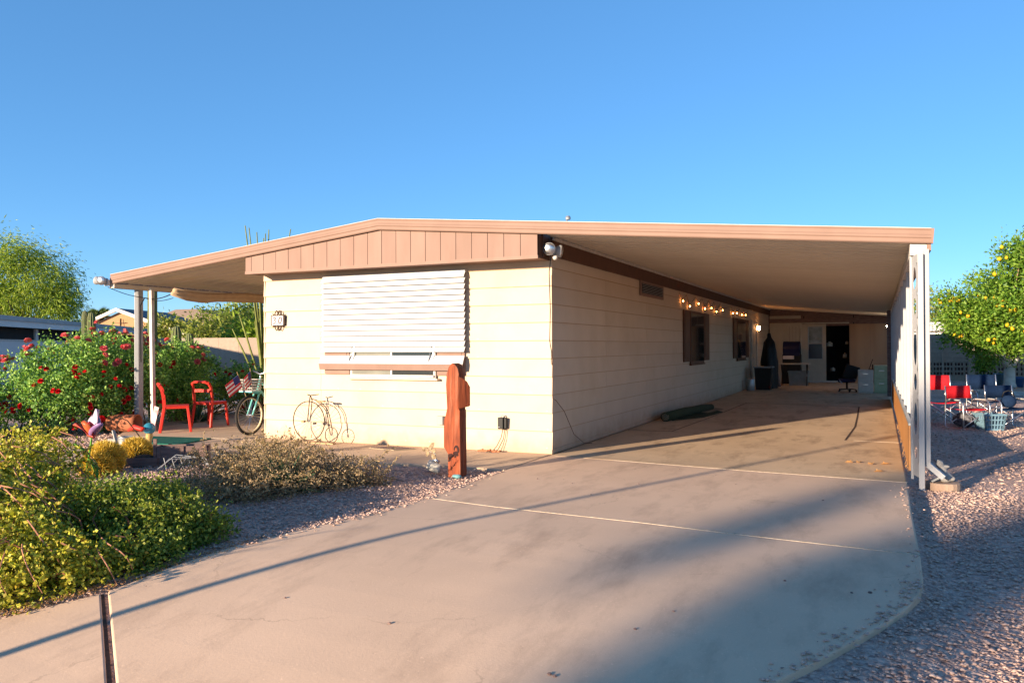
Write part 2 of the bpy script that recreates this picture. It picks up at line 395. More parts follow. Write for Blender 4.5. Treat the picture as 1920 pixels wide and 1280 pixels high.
M['greywall'] = mat('grey wall', (.66,.64,.61), (.6,.58,.55), scale=1, rough=.7, coord='World')
M['darkgap'] = mat('dark mesh screen', (.025,.025,.025), rough=.8)
M['bark'] = mat('bark', (.13,.085,.055), (.07,.05,.035), scale=10, rough=.95, bump=.6, stretch=(1,1,.3))
M['bark_w'] = mat('limewashed bark', (.60,.57,.53), (.47,.44,.40), scale=7, rough=.9, bump=.5)
M['bark_l'] = mat('citrus bark', (.30,.2,.135), (.22,.15,.1), scale=9, rough=.9, bump=.4)
M['cactus'] = mat('cactus skin', (.10,.13,.05), (.16,.16,.08), scale=12, rough=.8, bump=.3)
M['spine'] = leafmat('gold spines', [(.48,.31,.03),(.68,.48,.06),(.75,.58,.14),(.42,.27,.03)], .3)
M['lf_shrub'] = leafmat('succulent leaves', [(0.108,0.175,0.016),(0.403,0.417,0.040),(0.538,0.511,0.054),(0.672,0.591,0.094),(0.215,0.282,0.027),(0.564,0.403,0.081)], .35)
M['lf_shrub2'] = leafmat('deep green leaves', [(.06,.12,.02),(.14,.21,.03),(.24,.31,.04),(.36,.38,.06),(.10,.17,.03),(.44,.41,.08)], .35)
M['lf_dry'] = leafmat('dry leaves', [(.30,.20,.10),(.44,.31,.17),(.52,.38,.23),(.24,.18,.10),(.22,.19,.10),(.36,.26,.17)], .3, .8)
M['lf_agave'] = leafmat('bluish green leaves', [(.03,.07,.035),(.05,.10,.05),(.07,.13,.06)], .2)
M['lf_rose'] = leafmat('rose leaves', [(0.065,0.164,0.035),(0.134,0.296,0.059),(0.265,0.472,0.088),(0.413,0.590,0.147),(0.105,0.236,0.044)], .3, .45)
M['lf_citrus'] = leafmat('citrus leaves', [(.04,.10,.010),(.10,.21,.02),(.17,.30,.03),(.25,.37,.05),(.06,.14,.012)], .35, .5)
M['lf_mesq'] = leafmat('feathery leaves', [(.07,.14,.015),(.20,.31,.03),(.30,.40,.04),(.38,.44,.07),(.11,.20,.02)], .4)
M['lf_olive'] = leafmat('olive leaves', [(0.067,0.101,0.025),(0.151,0.202,0.034),(0.269,0.319,0.050),(0.370,0.336,0.101)], .35)
M['lf_palm'] = leafmat('palm fronds', [(.065,.117,.039),(.117,.182,.052),(.182,.221,.078)], .25)
M['lf_stem'] = mat('green stems', (.20,.22,.06), (.13,.15,.04), scale=8, rough=.7)
M['stem_red'] = mat('reddish stems', (.22,.08,.04), (.15,.06,.03), rough=.7)
M['stem_pink'] = mat('pinkish stems', (.42,.20,.12), (.30,.13,.08), rough=.7)
M['twig'] = mat('dry twigs', (.22,.15,.085), rough=.9)
M['bulb_w'] = emit('lit white bulb', (1.0, .82, .62), 30)
M['rose_r'] = mat('red rose petals', (.65,.012,.02), (.5,.008,.014), scale=40, rough=.6, rnd=.25)
M['rose_p'] = mat('pink rose petals', (.75,.20,.20), (.66,.12,.12), scale=40, rough=.6, rnd=.25)
M['lemon'] = mat('lemon peel', (.75,.42,.02), (.68,.36,.015), scale=20, rough=.45, rnd=.1)
M['bulb'] = emit('lit bulb', (1.0, .36, .08), 15)
M['lampglow'] = emit('lit lantern', (1.0, .45, .15), 60)
M['cab_w'] = mat('pale filing cabinet', (.55,.49,.42), rough=.5)
M['cab_g'] = mat('green filing cabinet', (.42,.46,.28), rough=.5)
M['shed'] = mat('shed siding', (.47,.42,.34), (.41,.365,.295), scale=3, rough=.7, rnd=.04)
M['shedtrim'] = mat('shed trim', (.5,.47,.40), rough=.6)
M['tub'] = mat('grey storage tub', (.25,.25,.22), rough=.5)
M['navy'] = mat('navy plastic', (.01,.012,.05), rough=.4)
M['pipe'] = mat('pinkish cardboard', (.26,.19,.17), (.2,.14,.125), scale=9, rough=.8)
M['paper'] = mat('printed paper', (.7,.68,.66), (.5,.2,.2), scale=9, rough=.7)
M['fl_red'] = mat('flower red enamel', (.38,.03,.04), (.40,.10,.03), scale=9, rough=.35)
M['fl_org'] = mat('flower orange enamel', (.42,.12,.03), (.36,.035,.03), scale=9, rough=.35)
M['fl_pur'] = mat('flower violet enamel', (.2,.12,.3), (.32,.2,.36), scale=6, rough=.3)
M['fl_lav'] = mat('flower lavender enamel', (.42,.28,.4), (.5,.4,.48), scale=7, rough=.3)
M['fl_grn'] = mat('green enamel', (.12,.32,.03), (.06,.2,.03), scale=6, rough=.4)
M['globe'] = glass('blue glass globe', (.05,.30,.42), .05, .55)
M['jar'] = glass('clear glass', (.85,.85,.80), .1, .35)
M['stripe_r'] = mat('flag red', (.5,.04,.05), rough=.8)
M['stripe_w'] = mat('flag white', (.7,.66,.62), rough=.8)
M['stripe_b'] = mat('flag blue', (.04,.05,.16), rough=.8)
M['label'] = mat('white sticker', (.5,.5,.52), rough=.5)
M['deadleaf'] = mat('fallen leaf', (.42,.23,.09), (.3,.15,.06), scale=12, rough=.8)
M['turq'] = mat('turquoise stone', (.16,.33,.34), (.1,.22,.24), scale=20, rough=.5)

# ------------------------------------------------------------------ ground
def ground():
    xs = [-400,-150,-60,-30,-20]+[ -14+i*0.5 for i in range(36)]+[4.05,4.18,4.3,4.45,5,6,7,8,10,14,20,40,100,400]
    ys = [-60,-30,-20,-14]+[-12+0.25*i for i in range(34)]+[-3.5,-3,-2,-1,0,2,4,8,12,18,24,30,40,60,100,200,500,900]
    V = []
    for y in ys:
        for x in xs:
            t = min(1, max(0, (x-4.1)/0.3))
            V.append((x, y, gz(y)-0.035-0.06*t+0.006*math.sin(x*3.1+y*2.3)))
    n = len(xs); F = [(j*n+i, j*n+i+1, (j+1)*n+i+1, (j+1)*n+i) for j in range(len(ys)-1) for i in range(n-1)]
    o = put('ground', np_mesh('ground', V, F, M['gravel'])); struct(o)
ground()

def slab(name, poly, m, parent, zoff=0.0, thick=0.16, bev=0.014):
    bm = bmesh.new(); vs = [bm.verts.new((x, y, 0)) for x, y in poly]; bm.faces.new(vs)
    for k in range(60):
        y = -4.0-k*0.3
        bmesh.ops.bisect_plane(bm, geom=bm.verts[:]+bm.edges[:]+bm.faces[:], plane_co=(0, y, 0), plane_no=(0, 1, 0))
    bmesh.ops.recalc_face_normals(bm, faces=bm.faces)
    for f in bm.faces:
        if f.normal.z < 0: f.normal_flip()
    r = bmesh.ops.extrude_face_region(bm, geom=bm.faces[:])
    for e in r['geom']:
        if isinstance(e, bmesh.types.BMVert): e.co.z -= thick
    bmesh.ops.recalc_face_normals(bm, faces=bm.faces)
    for v in bm.verts: v.co.z += gz(v.co.y)+zoff
    me = bpy.data.meshes.new(name); bm.to_mesh(me); bm.free(); me.materials.append(m)
    return put(name, me, parent, bevel=bev)

drive = thing('driveway', None, None); struct(drive)
J1 = [(.03,-3.31),(.84,-3.44),(2.2,-3.54),(3.26,-3.67),(4.24,-3.75)]
J2 = [(0.0,-.11),(.92,-.2),(2.59,-.42),(4.25,-.57)]
def shift(L, d): return [(x, y+d) for x, y in L]
slab('concrete_slab', shift(J2, .006)+[(4.27,10.5),(4.27,23.28),(.02,23.28),(.02,.02)], M['concrete3'], drive)
slab('concrete_slab', shift(J2, -.006)+[(4.24,-2.2)]+shift(J1, .006)[::-1]+[(0,-2.36),(0.0,-1.4)], M['concrete'], drive)
slab('concrete_slab', shift(J1, -.006)+[(4.235,-4.1),(4.23,-4.37),(4.2,-4.67),(4.12,-4.96),(3.99,-5.27),(3.86,-5.52),(3.71,-5.80),(3.54,-6.08),(3.2,-6.7),
      (2.95,-7.4),(2.8,-8.2),(2.74,-8.82),(1.6,-7.97),(.50,-7.10),(-.56,-6.31),(-.50,-5.8),(-.42,-5.34),(-.18,-4.63),(-.04,-4.09)], M['concrete'], drive, bev=0.03)
slab('concrete_slab', [(-.60,-6.33),(.474,-7.13),(1.583,-7.985),(2.73,-8.85),(2.7,-14),(-9,-14),(-3.6,-9.0),(-1.9,-7.6),(-.89,-6.8)], M['concrete'], drive, zoff=-.012)
def strip(name, line, w, m, parent, z0=-.02, z1=.006):
    b = MB()
    for a, c in zip(line[:-1], line[1:]): b.bar((a[0], a[1], (z0+z1)/2+gz(a[1])), (c[0], c[1], (z0+z1)/2+gz(c[1])), w, z1-z0)
    return b.build(name, m, parent)
strip('joint_strip', J1, .016, M['joint'], drive, z1=.003); strip('joint_strip', J2[1:], .012, M['joint'], drive, z1=.001)
strip('joint_fill', [(-.60,-6.325),(.48,-7.125),(1.58,-7.985),(2.7,-8.83)], .03, M['dirt'], drive, -.14, -.022)
strip('saw_cut', [(.06,3.36),(.8,3.46),(.9,6.5),(.95,10.8),(3.55,10.5)], .014, M['dirt'], drive, -.01, .003)
strip('saw_cut', [(3.56,10.4),(3.59,7.5),(3.60,5.4),(3.52,3.2)], .03, M['dirt'], drive, -.01, .003)
strip('saw_cut', [(3.64,3.2),(4.25,3.16)], .012, M['joint'], drive, -.01, .003)
patio = thing('patio', None, None); struct(patio)
slab('concrete_slab', [(-.012,-.0),(-.012,-1.46),(-.77,-1.43),(-1.49,-1.50),(-2.19,-1.66),(-3.14,-1.95),(-3.59,-2.05),(-4.16,-2.14),(-4.45,-2.36),(-4.86,-3.0),(-4.9,-3.7),
      (-5.4,-6.2),(-7.0,-6.2),(-6.55,-3.4),(-6.42,-2.5),(-6.55,-1.8),(-6.7,-1.35),(-7.3,-.75),(-6.0,-.40),(-4.93,-.26),(-4.93,.0)], M['concrete2'], patio)
slab('concrete_slab', [(-4.94,-.25),(-6.0,-.39),(-7.3,-.74),(-7.55,-.6),(-8.05,-.05),(-8.1,5),(-8.1,12),(-4.94,12)], M['concrete2'], patio)
strip('joint_strip', [(-7.2,-.73),(-6.0,-.395),(-4.95,-.255)], .02, M['joint'], patio, z1=.005)

def scatter_stones(name, n, region, size, rng, parent=None):
    oct_v = np.array([(1,0,0),(-1,0,0),(0,1,0),(0,-1,0),(0,0,.75),(0,0,-.75)], float)
    oct_f = np.array([(0,2,4),(2,1,4),(1,3,4),(3,0,4),(2,0,5),(1,2,5),(3,1,5),(0,3,5)])
    P = region(rng, n); n = len(P)
    s = size*(0.35+rng.uniform(0, 1, n)**3*1.7)
    V = oct_v[None]*(0.6+0.6*rng.uniform(size=(n, 6, 1)))*s[:, None, None]*np.stack([rng.uniform(.7, 1.4, n), rng.uniform(.6, 1, n), rng.uniform(.35, .65, n)], 1)[:, None]
    a = rng.uniform(0, 2*PI, n); c, q = np.cos(a)[:, None], np.sin(a)[:, None]
    X = V[..., 0]*c-V[..., 1]*q; Y = V[..., 0]*q+V[..., 1]*c
    V = np.stack([X, Y, V[..., 2]], -1)+P[:, None]
    F = (oct_f[None]+np.arange(n)[:, None, None]*6).reshape(-1, 3)
    return put(name, np_mesh(name, V.reshape(-1, 3), F, M['pebble']), parent)
def gzv(y):
    d = np.maximum(0, -4.0-y); return np.where(d < 3.2, -.024*d*d, np.maximum(-.55, -.024*3.2**2-.12*(d-3.2)))
def in_poly(P, poly):
    c = np.zeros(len(P), bool); n = len(poly)
    for i in range(n):
        x0, y0 = poly[i]; x1, y1 = poly[(i+1) % n]
        k = ((y0 > P[:, 1]) != (y1 > P[:, 1])) & (P[:, 0] < (x1-x0)*(P[:, 1]-y0)/(y1-y0+1e-12)+x0)
        c ^= k
    return c
def poly_region(poly, dz, jit=.012):
    poly_a = np.array(poly); lo, hi = poly_a.min(0), poly_a.max(0)
    def f(rng, n):
        P = rng.uniform(lo, hi, (n, 2)); P = P[in_poly(P, poly)]
        z = gzv(P[:, 1])-0.035-0.06*np.clip((P[:, 0]-4.1)/.3, 0, 1)+0.006*np.sin(P[:, 0]*3.1+P[:, 1]*2.3)+dz+rng.uniform(-jit, jit, len(P))
        return np.column_stack([P, z])
    return f
rng = np.random.default_rng(11)
tag(scatter_stones('gravel', 95000, poly_region([(4.29,-.45),(4.29,-4.4),(4.2,-4.8),(4.0,-5.35),(3.74,-5.85),(3.24,-6.75),(3.3,-7.4),(6.2,-7.2),(7.6,-.4)], .004), .0125, rng),
    'pinkish crushed gravel in the foreground right of the driveway', 'gravel', kind='stuff')
tag(scatter_stones('gravel', 42000, poly_region([(4.35,-.4),(4.5,12),(12,12),(7.6,-.4)], .004), .017, rng),
    'pinkish crushed gravel around the folding chairs', 'gravel', kind='stuff')
tag(scatter_stones('gravel', 60000, poly_region([(-.04,-1.5),(-.04,-3.3),(-.1,-4.2),(-.24,-4.7),(-.5,-5.5),(-.7,-6.5),(-1.2,-7),(-4.8,-5.5),(-4.85,-3.7),(-4.8,-3.05),(-4.4,-2.45),(-4.1,-2.2),(-3.1,-2.02),(-2.2,-1.73),(-1.5,-1.57),(-.7,-1.5)], .008), .0125, rng),
    'mauve gravel bed between the walkway, the shrubs and the driveway', 'gravel', kind='stuff')
tag(scatter_stones('gravel', 14000, poly_region([(-6.6,-1.9),(-6.8,-1.3),(-7.6,-.7),(-8.1,-.1),(-12,-.5),(-11,-4),(-6.6,-3.3)], .006), .02, rng),
    'tan gravel in front of the rose bush beside the patio', 'gravel', kind='stuff')

def edge_region(line, w):
    def f(rng, n):
        k = rng.integers(0, len(line)-1, n); t = rng.uniform(0, 1, n)[:, None]; A = np.array(line)
        P = A[k]*(1-t)+A[k+1]*t; P[:, 0] += rng.exponential(w, n)*rng.choice([-1, 1], n)*.6; P[:, 1] += rng.normal(0, w*.5, n)
        return np.column_stack([P, gzv(P[:, 1])+.006])
    return f
tag(scatter_stones('gravel', 500, edge_region([(4.2,-.8),(4.2,-4.4),(4.1,-4.95),(3.84,-5.5),(3.5,-6.1)], .05), .011, rng), 'loose chips spilled on the right slab edge', 'gravel', kind='stuff')
tag(scatter_stones('gravel', 900, edge_region([(.02,-1.6),(.02,-2.4),(.06,-3.3),(.0,-4.1),(-.16,-4.6),(-.4,-5.3)], .05), .011, rng), 'loose chips spilled on the left slab edge by the carved post', 'gravel', kind='stuff')

# ------------------------------------------------------------------ mobile home
HL = 23.3; HW = 4.95; EXP = 0.245; Z0 = 0.0515
home = thing('mobile_home', 'cream mobile home with lap siding, brown gable and louvered window awning', 'house')
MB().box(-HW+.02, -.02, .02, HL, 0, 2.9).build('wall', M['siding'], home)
_bm = {}
def board_mesh(L, th):
    k = (round(L, 2), th)
    if k not in _bm:
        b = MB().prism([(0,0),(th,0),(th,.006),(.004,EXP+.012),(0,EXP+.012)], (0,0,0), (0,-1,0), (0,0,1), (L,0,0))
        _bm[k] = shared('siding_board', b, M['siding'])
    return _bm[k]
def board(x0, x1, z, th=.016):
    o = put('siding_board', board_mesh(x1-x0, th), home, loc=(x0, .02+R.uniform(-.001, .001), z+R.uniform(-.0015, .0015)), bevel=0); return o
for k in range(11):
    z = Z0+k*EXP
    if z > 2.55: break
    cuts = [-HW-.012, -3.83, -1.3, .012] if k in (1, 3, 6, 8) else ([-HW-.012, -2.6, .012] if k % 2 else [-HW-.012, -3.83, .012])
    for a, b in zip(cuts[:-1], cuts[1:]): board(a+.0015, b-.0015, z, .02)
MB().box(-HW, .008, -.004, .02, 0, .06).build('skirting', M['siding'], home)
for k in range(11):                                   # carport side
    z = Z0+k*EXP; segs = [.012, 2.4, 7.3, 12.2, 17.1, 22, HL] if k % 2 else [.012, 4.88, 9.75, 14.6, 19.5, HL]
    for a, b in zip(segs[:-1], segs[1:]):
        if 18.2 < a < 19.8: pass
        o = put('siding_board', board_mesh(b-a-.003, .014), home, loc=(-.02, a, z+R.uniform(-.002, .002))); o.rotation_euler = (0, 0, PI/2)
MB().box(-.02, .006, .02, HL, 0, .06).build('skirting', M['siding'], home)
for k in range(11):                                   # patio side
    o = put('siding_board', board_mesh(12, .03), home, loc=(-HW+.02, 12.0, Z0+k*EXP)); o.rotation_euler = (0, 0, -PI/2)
# gable box
YF = -.413; SR, SL, RX = .0862, .104, -2.45
def ztrim(x): return 3.108-(SR*(x-RX) if x > RX else SL*(RX-x))     # underside of the roof edge trim
edges = [-4.952, -4.83]+[-4.83+.2405*i for i in range(1, 20)]+[-.017]
for a, b in zip(edges[:-1], edges[1:]):
    pts = [(a+.004, 2.625), (b-.004, 2.625), (b-.004, ztrim(b))]
    if a < RX < b: pts.append((RX, ztrim(RX)))
    pts.append((a+.004, ztrim(a)))
    MB().prism(pts, (0, YF+R.uniform(0, .003), 0), (1,0,0), (0,0,1), (0,.018,0)).build('gable_board', M['brown'], home)
pts = [(-4.948, 2.62), (-.021, 2.62), (-.021, ztrim(-.02)+.1), (RX, ztrim(RX)+.1), (-4.948, ztrim(-4.95)+.1)]
MB().prism(pts, (0, YF+.012, 0), (1,0,0), (0,0,1), (0,.03,0)).build('gable_backing', M['brown_dk'], home)
MB().box(-4.955, -.012, YF-.006, YF+.03, 2.585, 2.628).build('gable_bottom_rail', M['brown'], home)
MB().box(-4.95, -.017, YF+.032, .02, 2.6, 2.62).build('soffit', M['brown'], home)
MB().box(-.035, -.012, YF+.04, -.0, 2.595, 2.99).box(-.012, .004, YF+.14, YF+.2, 2.62, 2.95).build('gable_return', M['brown_dk'], home)
MB().box(-4.952, -4.93, YF+.04, -.0, 2.595, 2.84).build('gable_return', M['brown_dk'], home)
MB().box(.0, .035, -.02, HL, 2.655, 2.9).build('side_beam', M['brown_dk'], home)
MB().box(.036, .06, -.02, HL, 2.86, 2.9).build('ledger_strip', M['white_w'], home)
# roof over the home
b = MB()
b.prism([(0.0, 2.99), (RX, 3.2), (-HW, 2.94), (-HW, 2.97), (RX, 3.245), (0.0, 3.03)], (0, -.4, 0), (1,0,0), (0,0,1), (0, HL+.4, 0))
b.build('roof', M['roof'], home)
vc = MB(); c0 = Vector((-.545, 2.0, 3.04)); vc.tube([c0, c0+Vector((.02,.0,.43))], .012, 6); vc.lathe([(.01,.40),(.04,.405),(.045,.44),(.03,.465),(.001,.47)], c0+Vector((.04,0,.02)), 12)
vc.build('vent_cap', M['galv'], home)
nl = shared('nail_head', MB().lathe([(.0001,-.003),(.006,-.002),(.006,.0)], (0,0,0), 6, 'y'), M['galv'])
for k in range(10):
    for x in [-4.88, -.06]+[-4.7+.4*i for i in range(12)]:
        if R.random() < .45 or x < -4.85 or x > -.1: put('nail_head', nl, home, loc=(x+R.uniform(-.01,.01), .0015, Z0+k*EXP+.03+R.uniform(-.004,.004)))
# front window under the louvers
win = MB().box(-3.25,-1.77,-.035,-.0,.99,2.35).build('window', M['white_w'], home)
MB().box(-3.21,-2.515,-.045,-.036,1.03,2.31).build('pane', M['pane_l'], win); MB().box(-2.495,-1.81,-.045,-.036,1.03,2.31).build('pane', M['pane'], win)
MB().box(-3.23,-1.79,-.062,-.046,1.005,1.04).build('frame_rail', M['white_w'], win)
MB().box(-2.515,-2.495,-.055,-.046,1.04,2.3).build('mullion', M['steel'], win)
MB().box(-3.3,-1.72,-.075,-.0,.965,.99).build('sill', M['siding'], win)
for a, c in ((-3.73,-3.27),(-1.75,-1.30)):
    sh = MB().box(a,c,-.03,.0,1.04,2.35).build('shutter', M['brown'], home)
    MB().box(a+.05,c-.05,-.036,-.031,1.1,2.3).build('shutter_panel', M['brown'], sh)
aw = MB()
for x in (-3.70, -1.32): aw.box(x-.006, x+.006, -.045, -.0, 1.40, 2.5)
aw.box(-3.74,-1.275,-.06,.0,2.495,2.53)
aw = aw.build('window_awning', M['louver'], home)
lv = shared('louver', MB().prism([(0,0),(-.052,-.079),(-.056,-.077),(-.052,-.068),(0,.014)], (-3.75,0,0), (0,1,0), (0,0,1), (2.478,0,0)), M['louver'])
for i in range(14):
    put('louver', lv, aw, loc=(0, -.048, 2.502-i*.0808+R.uniform(-.002,.002)))
MB().prism([(-.06,1.32),(-.118,1.20),(-.108,1.195),(-.05,1.31)], (-3.775,0,0), (0,1,0), (0,0,1), (2.488,0,0)).build('bottom_louver', M['louver'], aw)
MB().prism([(-.1185,1.196),(-.100,1.108),(-.085,1.108),(-.104,1.196)], (-3.775,0,0), (0,1,0), (0,0,1), (2.488,0,0)).build('valance', M['brown'], aw)
st = MB()
for x in (-3.2,-1.82): st.bar((x,-.065,1.45),(x-.03,-.10,1.24),.02,.006); st.bar((x+.05,-.065,1.45),(x+.03,-.10,1.24),.014,.006)
st.build('stay_arm', M['steel'], aw)
# carport side: vent, windows, door
v = MB().box(.0,.02,4.36,6.08,2.38,2.66).build('wall_vent', M['brown'], home)
MB().box(.021,.026,4.46,5.98,2.43,2.61).build('grille', M['darkgap'], v)
g = MB()
for i in range(6): g.box(.027,.034,4.44,6.0,2.44+.03*i,2.447+.03*i)
g.build('grille_bar', M['grey'], v)
for (ya, yb, za, zb) in ((8.6,10.15,1.02,2.26),(15.3,17.0,1.0,2.29)):
    w = MB().box(.0,.03,ya,yb,za,zb).build('window', M['brown_dk'], home)
    MB().box(.031,.034,ya+.06,(ya+yb)/2-.02,za+.06,zb-.06).build('pane', M['pane'], w)
    MB().box(.031,.034,(ya+yb)/2+.02,yb-.06,za+.06,zb-.06).build('pane', M['pane'], w)
    MB().box(.0,.05,ya-.03,yb+.03,za-.03,za).build('sill', M['brown_dk'], w)
    for a in (ya-.68, yb+.06):
        s_ = MB().box(.0,.028,a,a+.62,za+.06,zb).build('shutter', M['brown_dk'], home)
        MB().box(.029,.034,a+.08,a+.54,za+.14,zb-.08).build('shutter_panel', M['brown_dk'], s_)
d = MB().box(.0,.03,18.3,19.4,.15,2.25).build('door', M['shed'], home)
MB().box(.0,.06,18.2,18.3,.1,2.32).build('door_jamb', M['white_w'], d); MB().box(.0,.06,19.4,19.5,.1,2.32).build('door_jamb', M['white_w'], d)
MB().ball((.07,18.42,1.05),.035).build('door_knob', M['steel'], d)
MB().box(-1.745,-1.64,-.06,.0,.335,.46).build('outlet_box', M['grey'], home, bevel=.008)

# roof edge trim, shared by the awnings of both sides
def rake(xa, xb, parent):
    prof = [(.02,0),(0,0),(-.012,.012),(-.012,.05),(-.022,.062),(-.022,.085),(-.012,.095),(-.012,.135),(-.02,.15),(-.02,.158),(.02,.158)]
    MB().sweep(prof, (xa, -.452, ztrim(xa)), (xb, -.452, ztrim(xb))).build('edge_trim', M['trimroll'], parent)
    MB().sweep([(-.0235,.1585),(-.0235,.164),(.05,.168),(.05,.1585)], (xa, -.452, ztrim(xa)), (xb, -.452, ztrim(xb))).build('drip_edge', M['white_w'], parent)

def pan_mesh(xa, xb, w=.305):
    prof = [(0,0),(.08,0),(.085,-.006),(.095,-.006),(.10,0),(.18,0),(.185,-.006),(.195,-.006),(.20,0),(.28,0),(.284,-.018),(.296,-.018),(.30,0),(.305,0),(.305,.006),(0,.006)]
    return shared('roof_pan', MB().sweep(prof, (xa, 0, ztrim(xa)+.02), (xb, 0, ztrim(xb)+.02)), M['pan'])

# ------------------------------------------------------------------ carport
cp = thing('carport', 'long carport roof on white slatted posts right of the cream home', 'carport')
rake(RX, 4.5, cp)
MB().prism([(0,0),(.016,0),(.03,.158),(0,.158)], (4.5,-.476,ztrim(4.5)), (1,0,0), (0,0,1), (0,.06,0)).build('trim_end_cap', M['trimroll'], cp)
pm = pan_mesh(.055, 4.46)
for i in range(78): put('roof_pan', pm, cp, loc=(0, -.425+i*.305, 0))
MB().box(4.30,4.46,-.40,HL,2.40,2.52).build('eave_beam', M['white_w'], cp)
MB().box(4.462,4.50,-.42,HL,2.44,2.62).build('gutter', M['trimroll'], cp)
def holes_plate(y0, y1, x, z0, z1, holes):          # thin plate in the y-z plane with oval holes
    b = MB(); n = 20; cy = (y0+y1)/2; zc = z0
    for hz, hr, hh in holes:
        za, zb = hz-hh-.04, hz+hh+.04
        if za > zc: b.box(x-.003, x+.003, y0, y1, zc, za)
        rect = []; ell = []
        for k in range(n):
            a = 2*PI*k/n; c, s = math.cos(a), math.sin(a)
            ell.append((cy+hr*c, hz+hh*s)); q = 1/max(abs(c), abs(s)); rect.append((cy+(y1-y0)/2*c*q, hz+(hh+.04)*s*q))
        for sx in (-.003, .003):
            vs = [(x+sx, p[0], p[1]) for p in ell+rect]
            b.add(vs, [(k, (k+1) % n, (k+1) % n+n, k+n) for k in range(n)])
        vs = [(x-.003, p[0], p[1]) for p in ell]+[(x+.003, p[0], p[1]) for p in ell]
        b.add(vs, [(k, (k+1) % n, (k+1) % n+n, k+n) for k in range(n)]); zc = zb
    b.box(x-.003, x+.003, y0, y1, zc, z1); return b
MB().box(4.365,4.42,-.545,-.485,-.09,2.4).build('front_post', M['white'], cp, bevel=.004)
MB().box(4.298,4.326,-.31,-.25,-.0,2.4).build('rear_upright', M['white'], cp, bevel=.004)
hp = holes_plate(0,.205,0,.05,2.4,[(.30,.055,.07),(.66,.065,.17),(1.05,.06,.09),(1.42,.065,.2),(1.85,.06,.09),(2.15,.06,.12)])
hp.xform(Matrix.Translation((4.366,-.505,0)) @ Matrix.Rotation(math.radians(13.2), 4, 'Z')).build('cutout_web', M['white'], cp)
b = MB(); b.box(4.424,4.478,-.50,-.43,.18,2.45); b.build('downspout', M['white'], cp, bevel=.006)
MB().bar((4.44,-.465,.20),(4.60,-.50,.06),.065,.055).build('downspout_elbow', M['white'], cp)
sm = shared('slat_post', MB().box(-.04,.04,-.012,.012,0,2.4).box(-.04,-.03,.0,.05,0,2.4).box(.03,.04,0,.05,0,2.4), M['white'])
for i in range(15): put('slat_post', sm, cp, loc=(4.36, 1.75+i*1.45, 0), bevel=.004)
MB().box(4.295,4.31,.18,13.5,.02,.53).build('kick_panel', M['hardboard'], cp)
MB().box(4.29,4.33,.16,13.6,.531,.56).build('panel_cap', M['galv'], cp)
MB().box(4.20,4.30,14.9,15.0,0,2.42).build('wood_post', M['darkwood'], cp)
le = MB(); 
for i in range(60):
    y = .2+i*.1; h = R.uniform(.008,.03); x = 4.275+R.uniform(-.02,.015); le.add([(x,y,.0),(x+.03,y+R.uniform(0,.05),.004+h),(x+.012,y+.05,h)], [(0,1,2)])
tag(le.build('leaf_litter', M['deadleaf']), 'brown leaf litter along the foot of the hardboard panel', 'leaf litter', kind='stuff')

# ------------------------------------------------------------------ patio awning
pa = thing('patio_awning', 'patio roof with ribbed cream underside left of the home', 'awning')
rake(RX, -7.9, pa)
pm = pan_mesh(-7.86, -4.97)
for i in range(36): put('roof_pan', pm, pa, loc=(0, -.425+i*.305, 0))
MB().box(-7.92,-7.84,-.44,10.6,2.475,2.545).build('eave_beam', M['pan'], pa)
MB().box(-7.935,-7.925,-.45,10.6,2.47,2.66).build('eave_fascia', M['trimroll'], pa)
b = MB(); b.box(-7.955,-7.855,.06,.16,0,2.48)
for q in (-.03, 0, .03): b.box(-7.905+q-.008,-7.905+q+.008,.05,.06,0,2.48)
b.build('patio_post', M['white'], pa)
tp = MB(); tp.bar((-7.49,.06,0),(-7.58,.10,2.5),.06,.06); tp = tp.build('trellis_post', M['white_w'], pa)
tw = MB()
def lerp(a, b, t): return tuple(a[i]+(b[i]-a[i])*t for i in range(3))
A0, A1, B0, B1 = (-7.50,.06,0), (-7.58,.10,2.4), (-7.68,.25,0), (-7.72,.25,2.4)
for i in range(8):
    t = i/8; tw.tube([lerp(A0,A1,t), lerp(B0,B1,min(1,t+.125))], .004, 5); tw.tube([lerp(B0,B1,t), lerp(A0,A1,min(1,t+.125))], .004, 5)
tw.tube([B0, B1], .018, 6); tw.build('trellis_wire', M['white_w'], pa)
rs = MB(); prev = []
for i in range(17):
    t = i/16; y = -.05+t*5.5; prev.append((-6.92, y, 2.37-.03*math.sin(t*PI*3)-.02*math.sin(t*17)))
rs.tube(prev, [.035]+[.075+.012*math.sin(i*2.1) for i in range(15)]+[.05], 10); rs.tube([(p[0]+.05, p[1], p[2]+.05) for p in prev], .045, 8)
tag(rs.build('rolled_shade', M['canvas'], None, smooth=True), 'tan canvas sunshade rolled up under the patio roof', 'sunshade')
cb = MB()
def sag(a, b, s, n=10): return [tuple(a[k]+(b[k]-a[k])*t/n-(s*math.sin(PI*t/n) if k == 2 else 0) for k in range(3)) for t in range(n+1)]
cb.tube(sag((-8.05,-.4,2.5),(-7.75,.1,2.33),.03), .006, 5); cb.tube(sag((-7.75,.1,2.33),(-6.95,.0,2.38),.05), .009, 5)
cb.tube(sag((-7.75,.1,2.33),(-6.97,.02,2.3),.05), .006, 5); cb.tube([(-7.75,.1,2.33),(-7.8,.06,2.2),(-7.78,.04,1.6),(-7.77,.04,1.2)], .011, 5)
tag(cb.build('cable', M['black']), 'black cable looped from the patio floodlight to the post', 'cable')

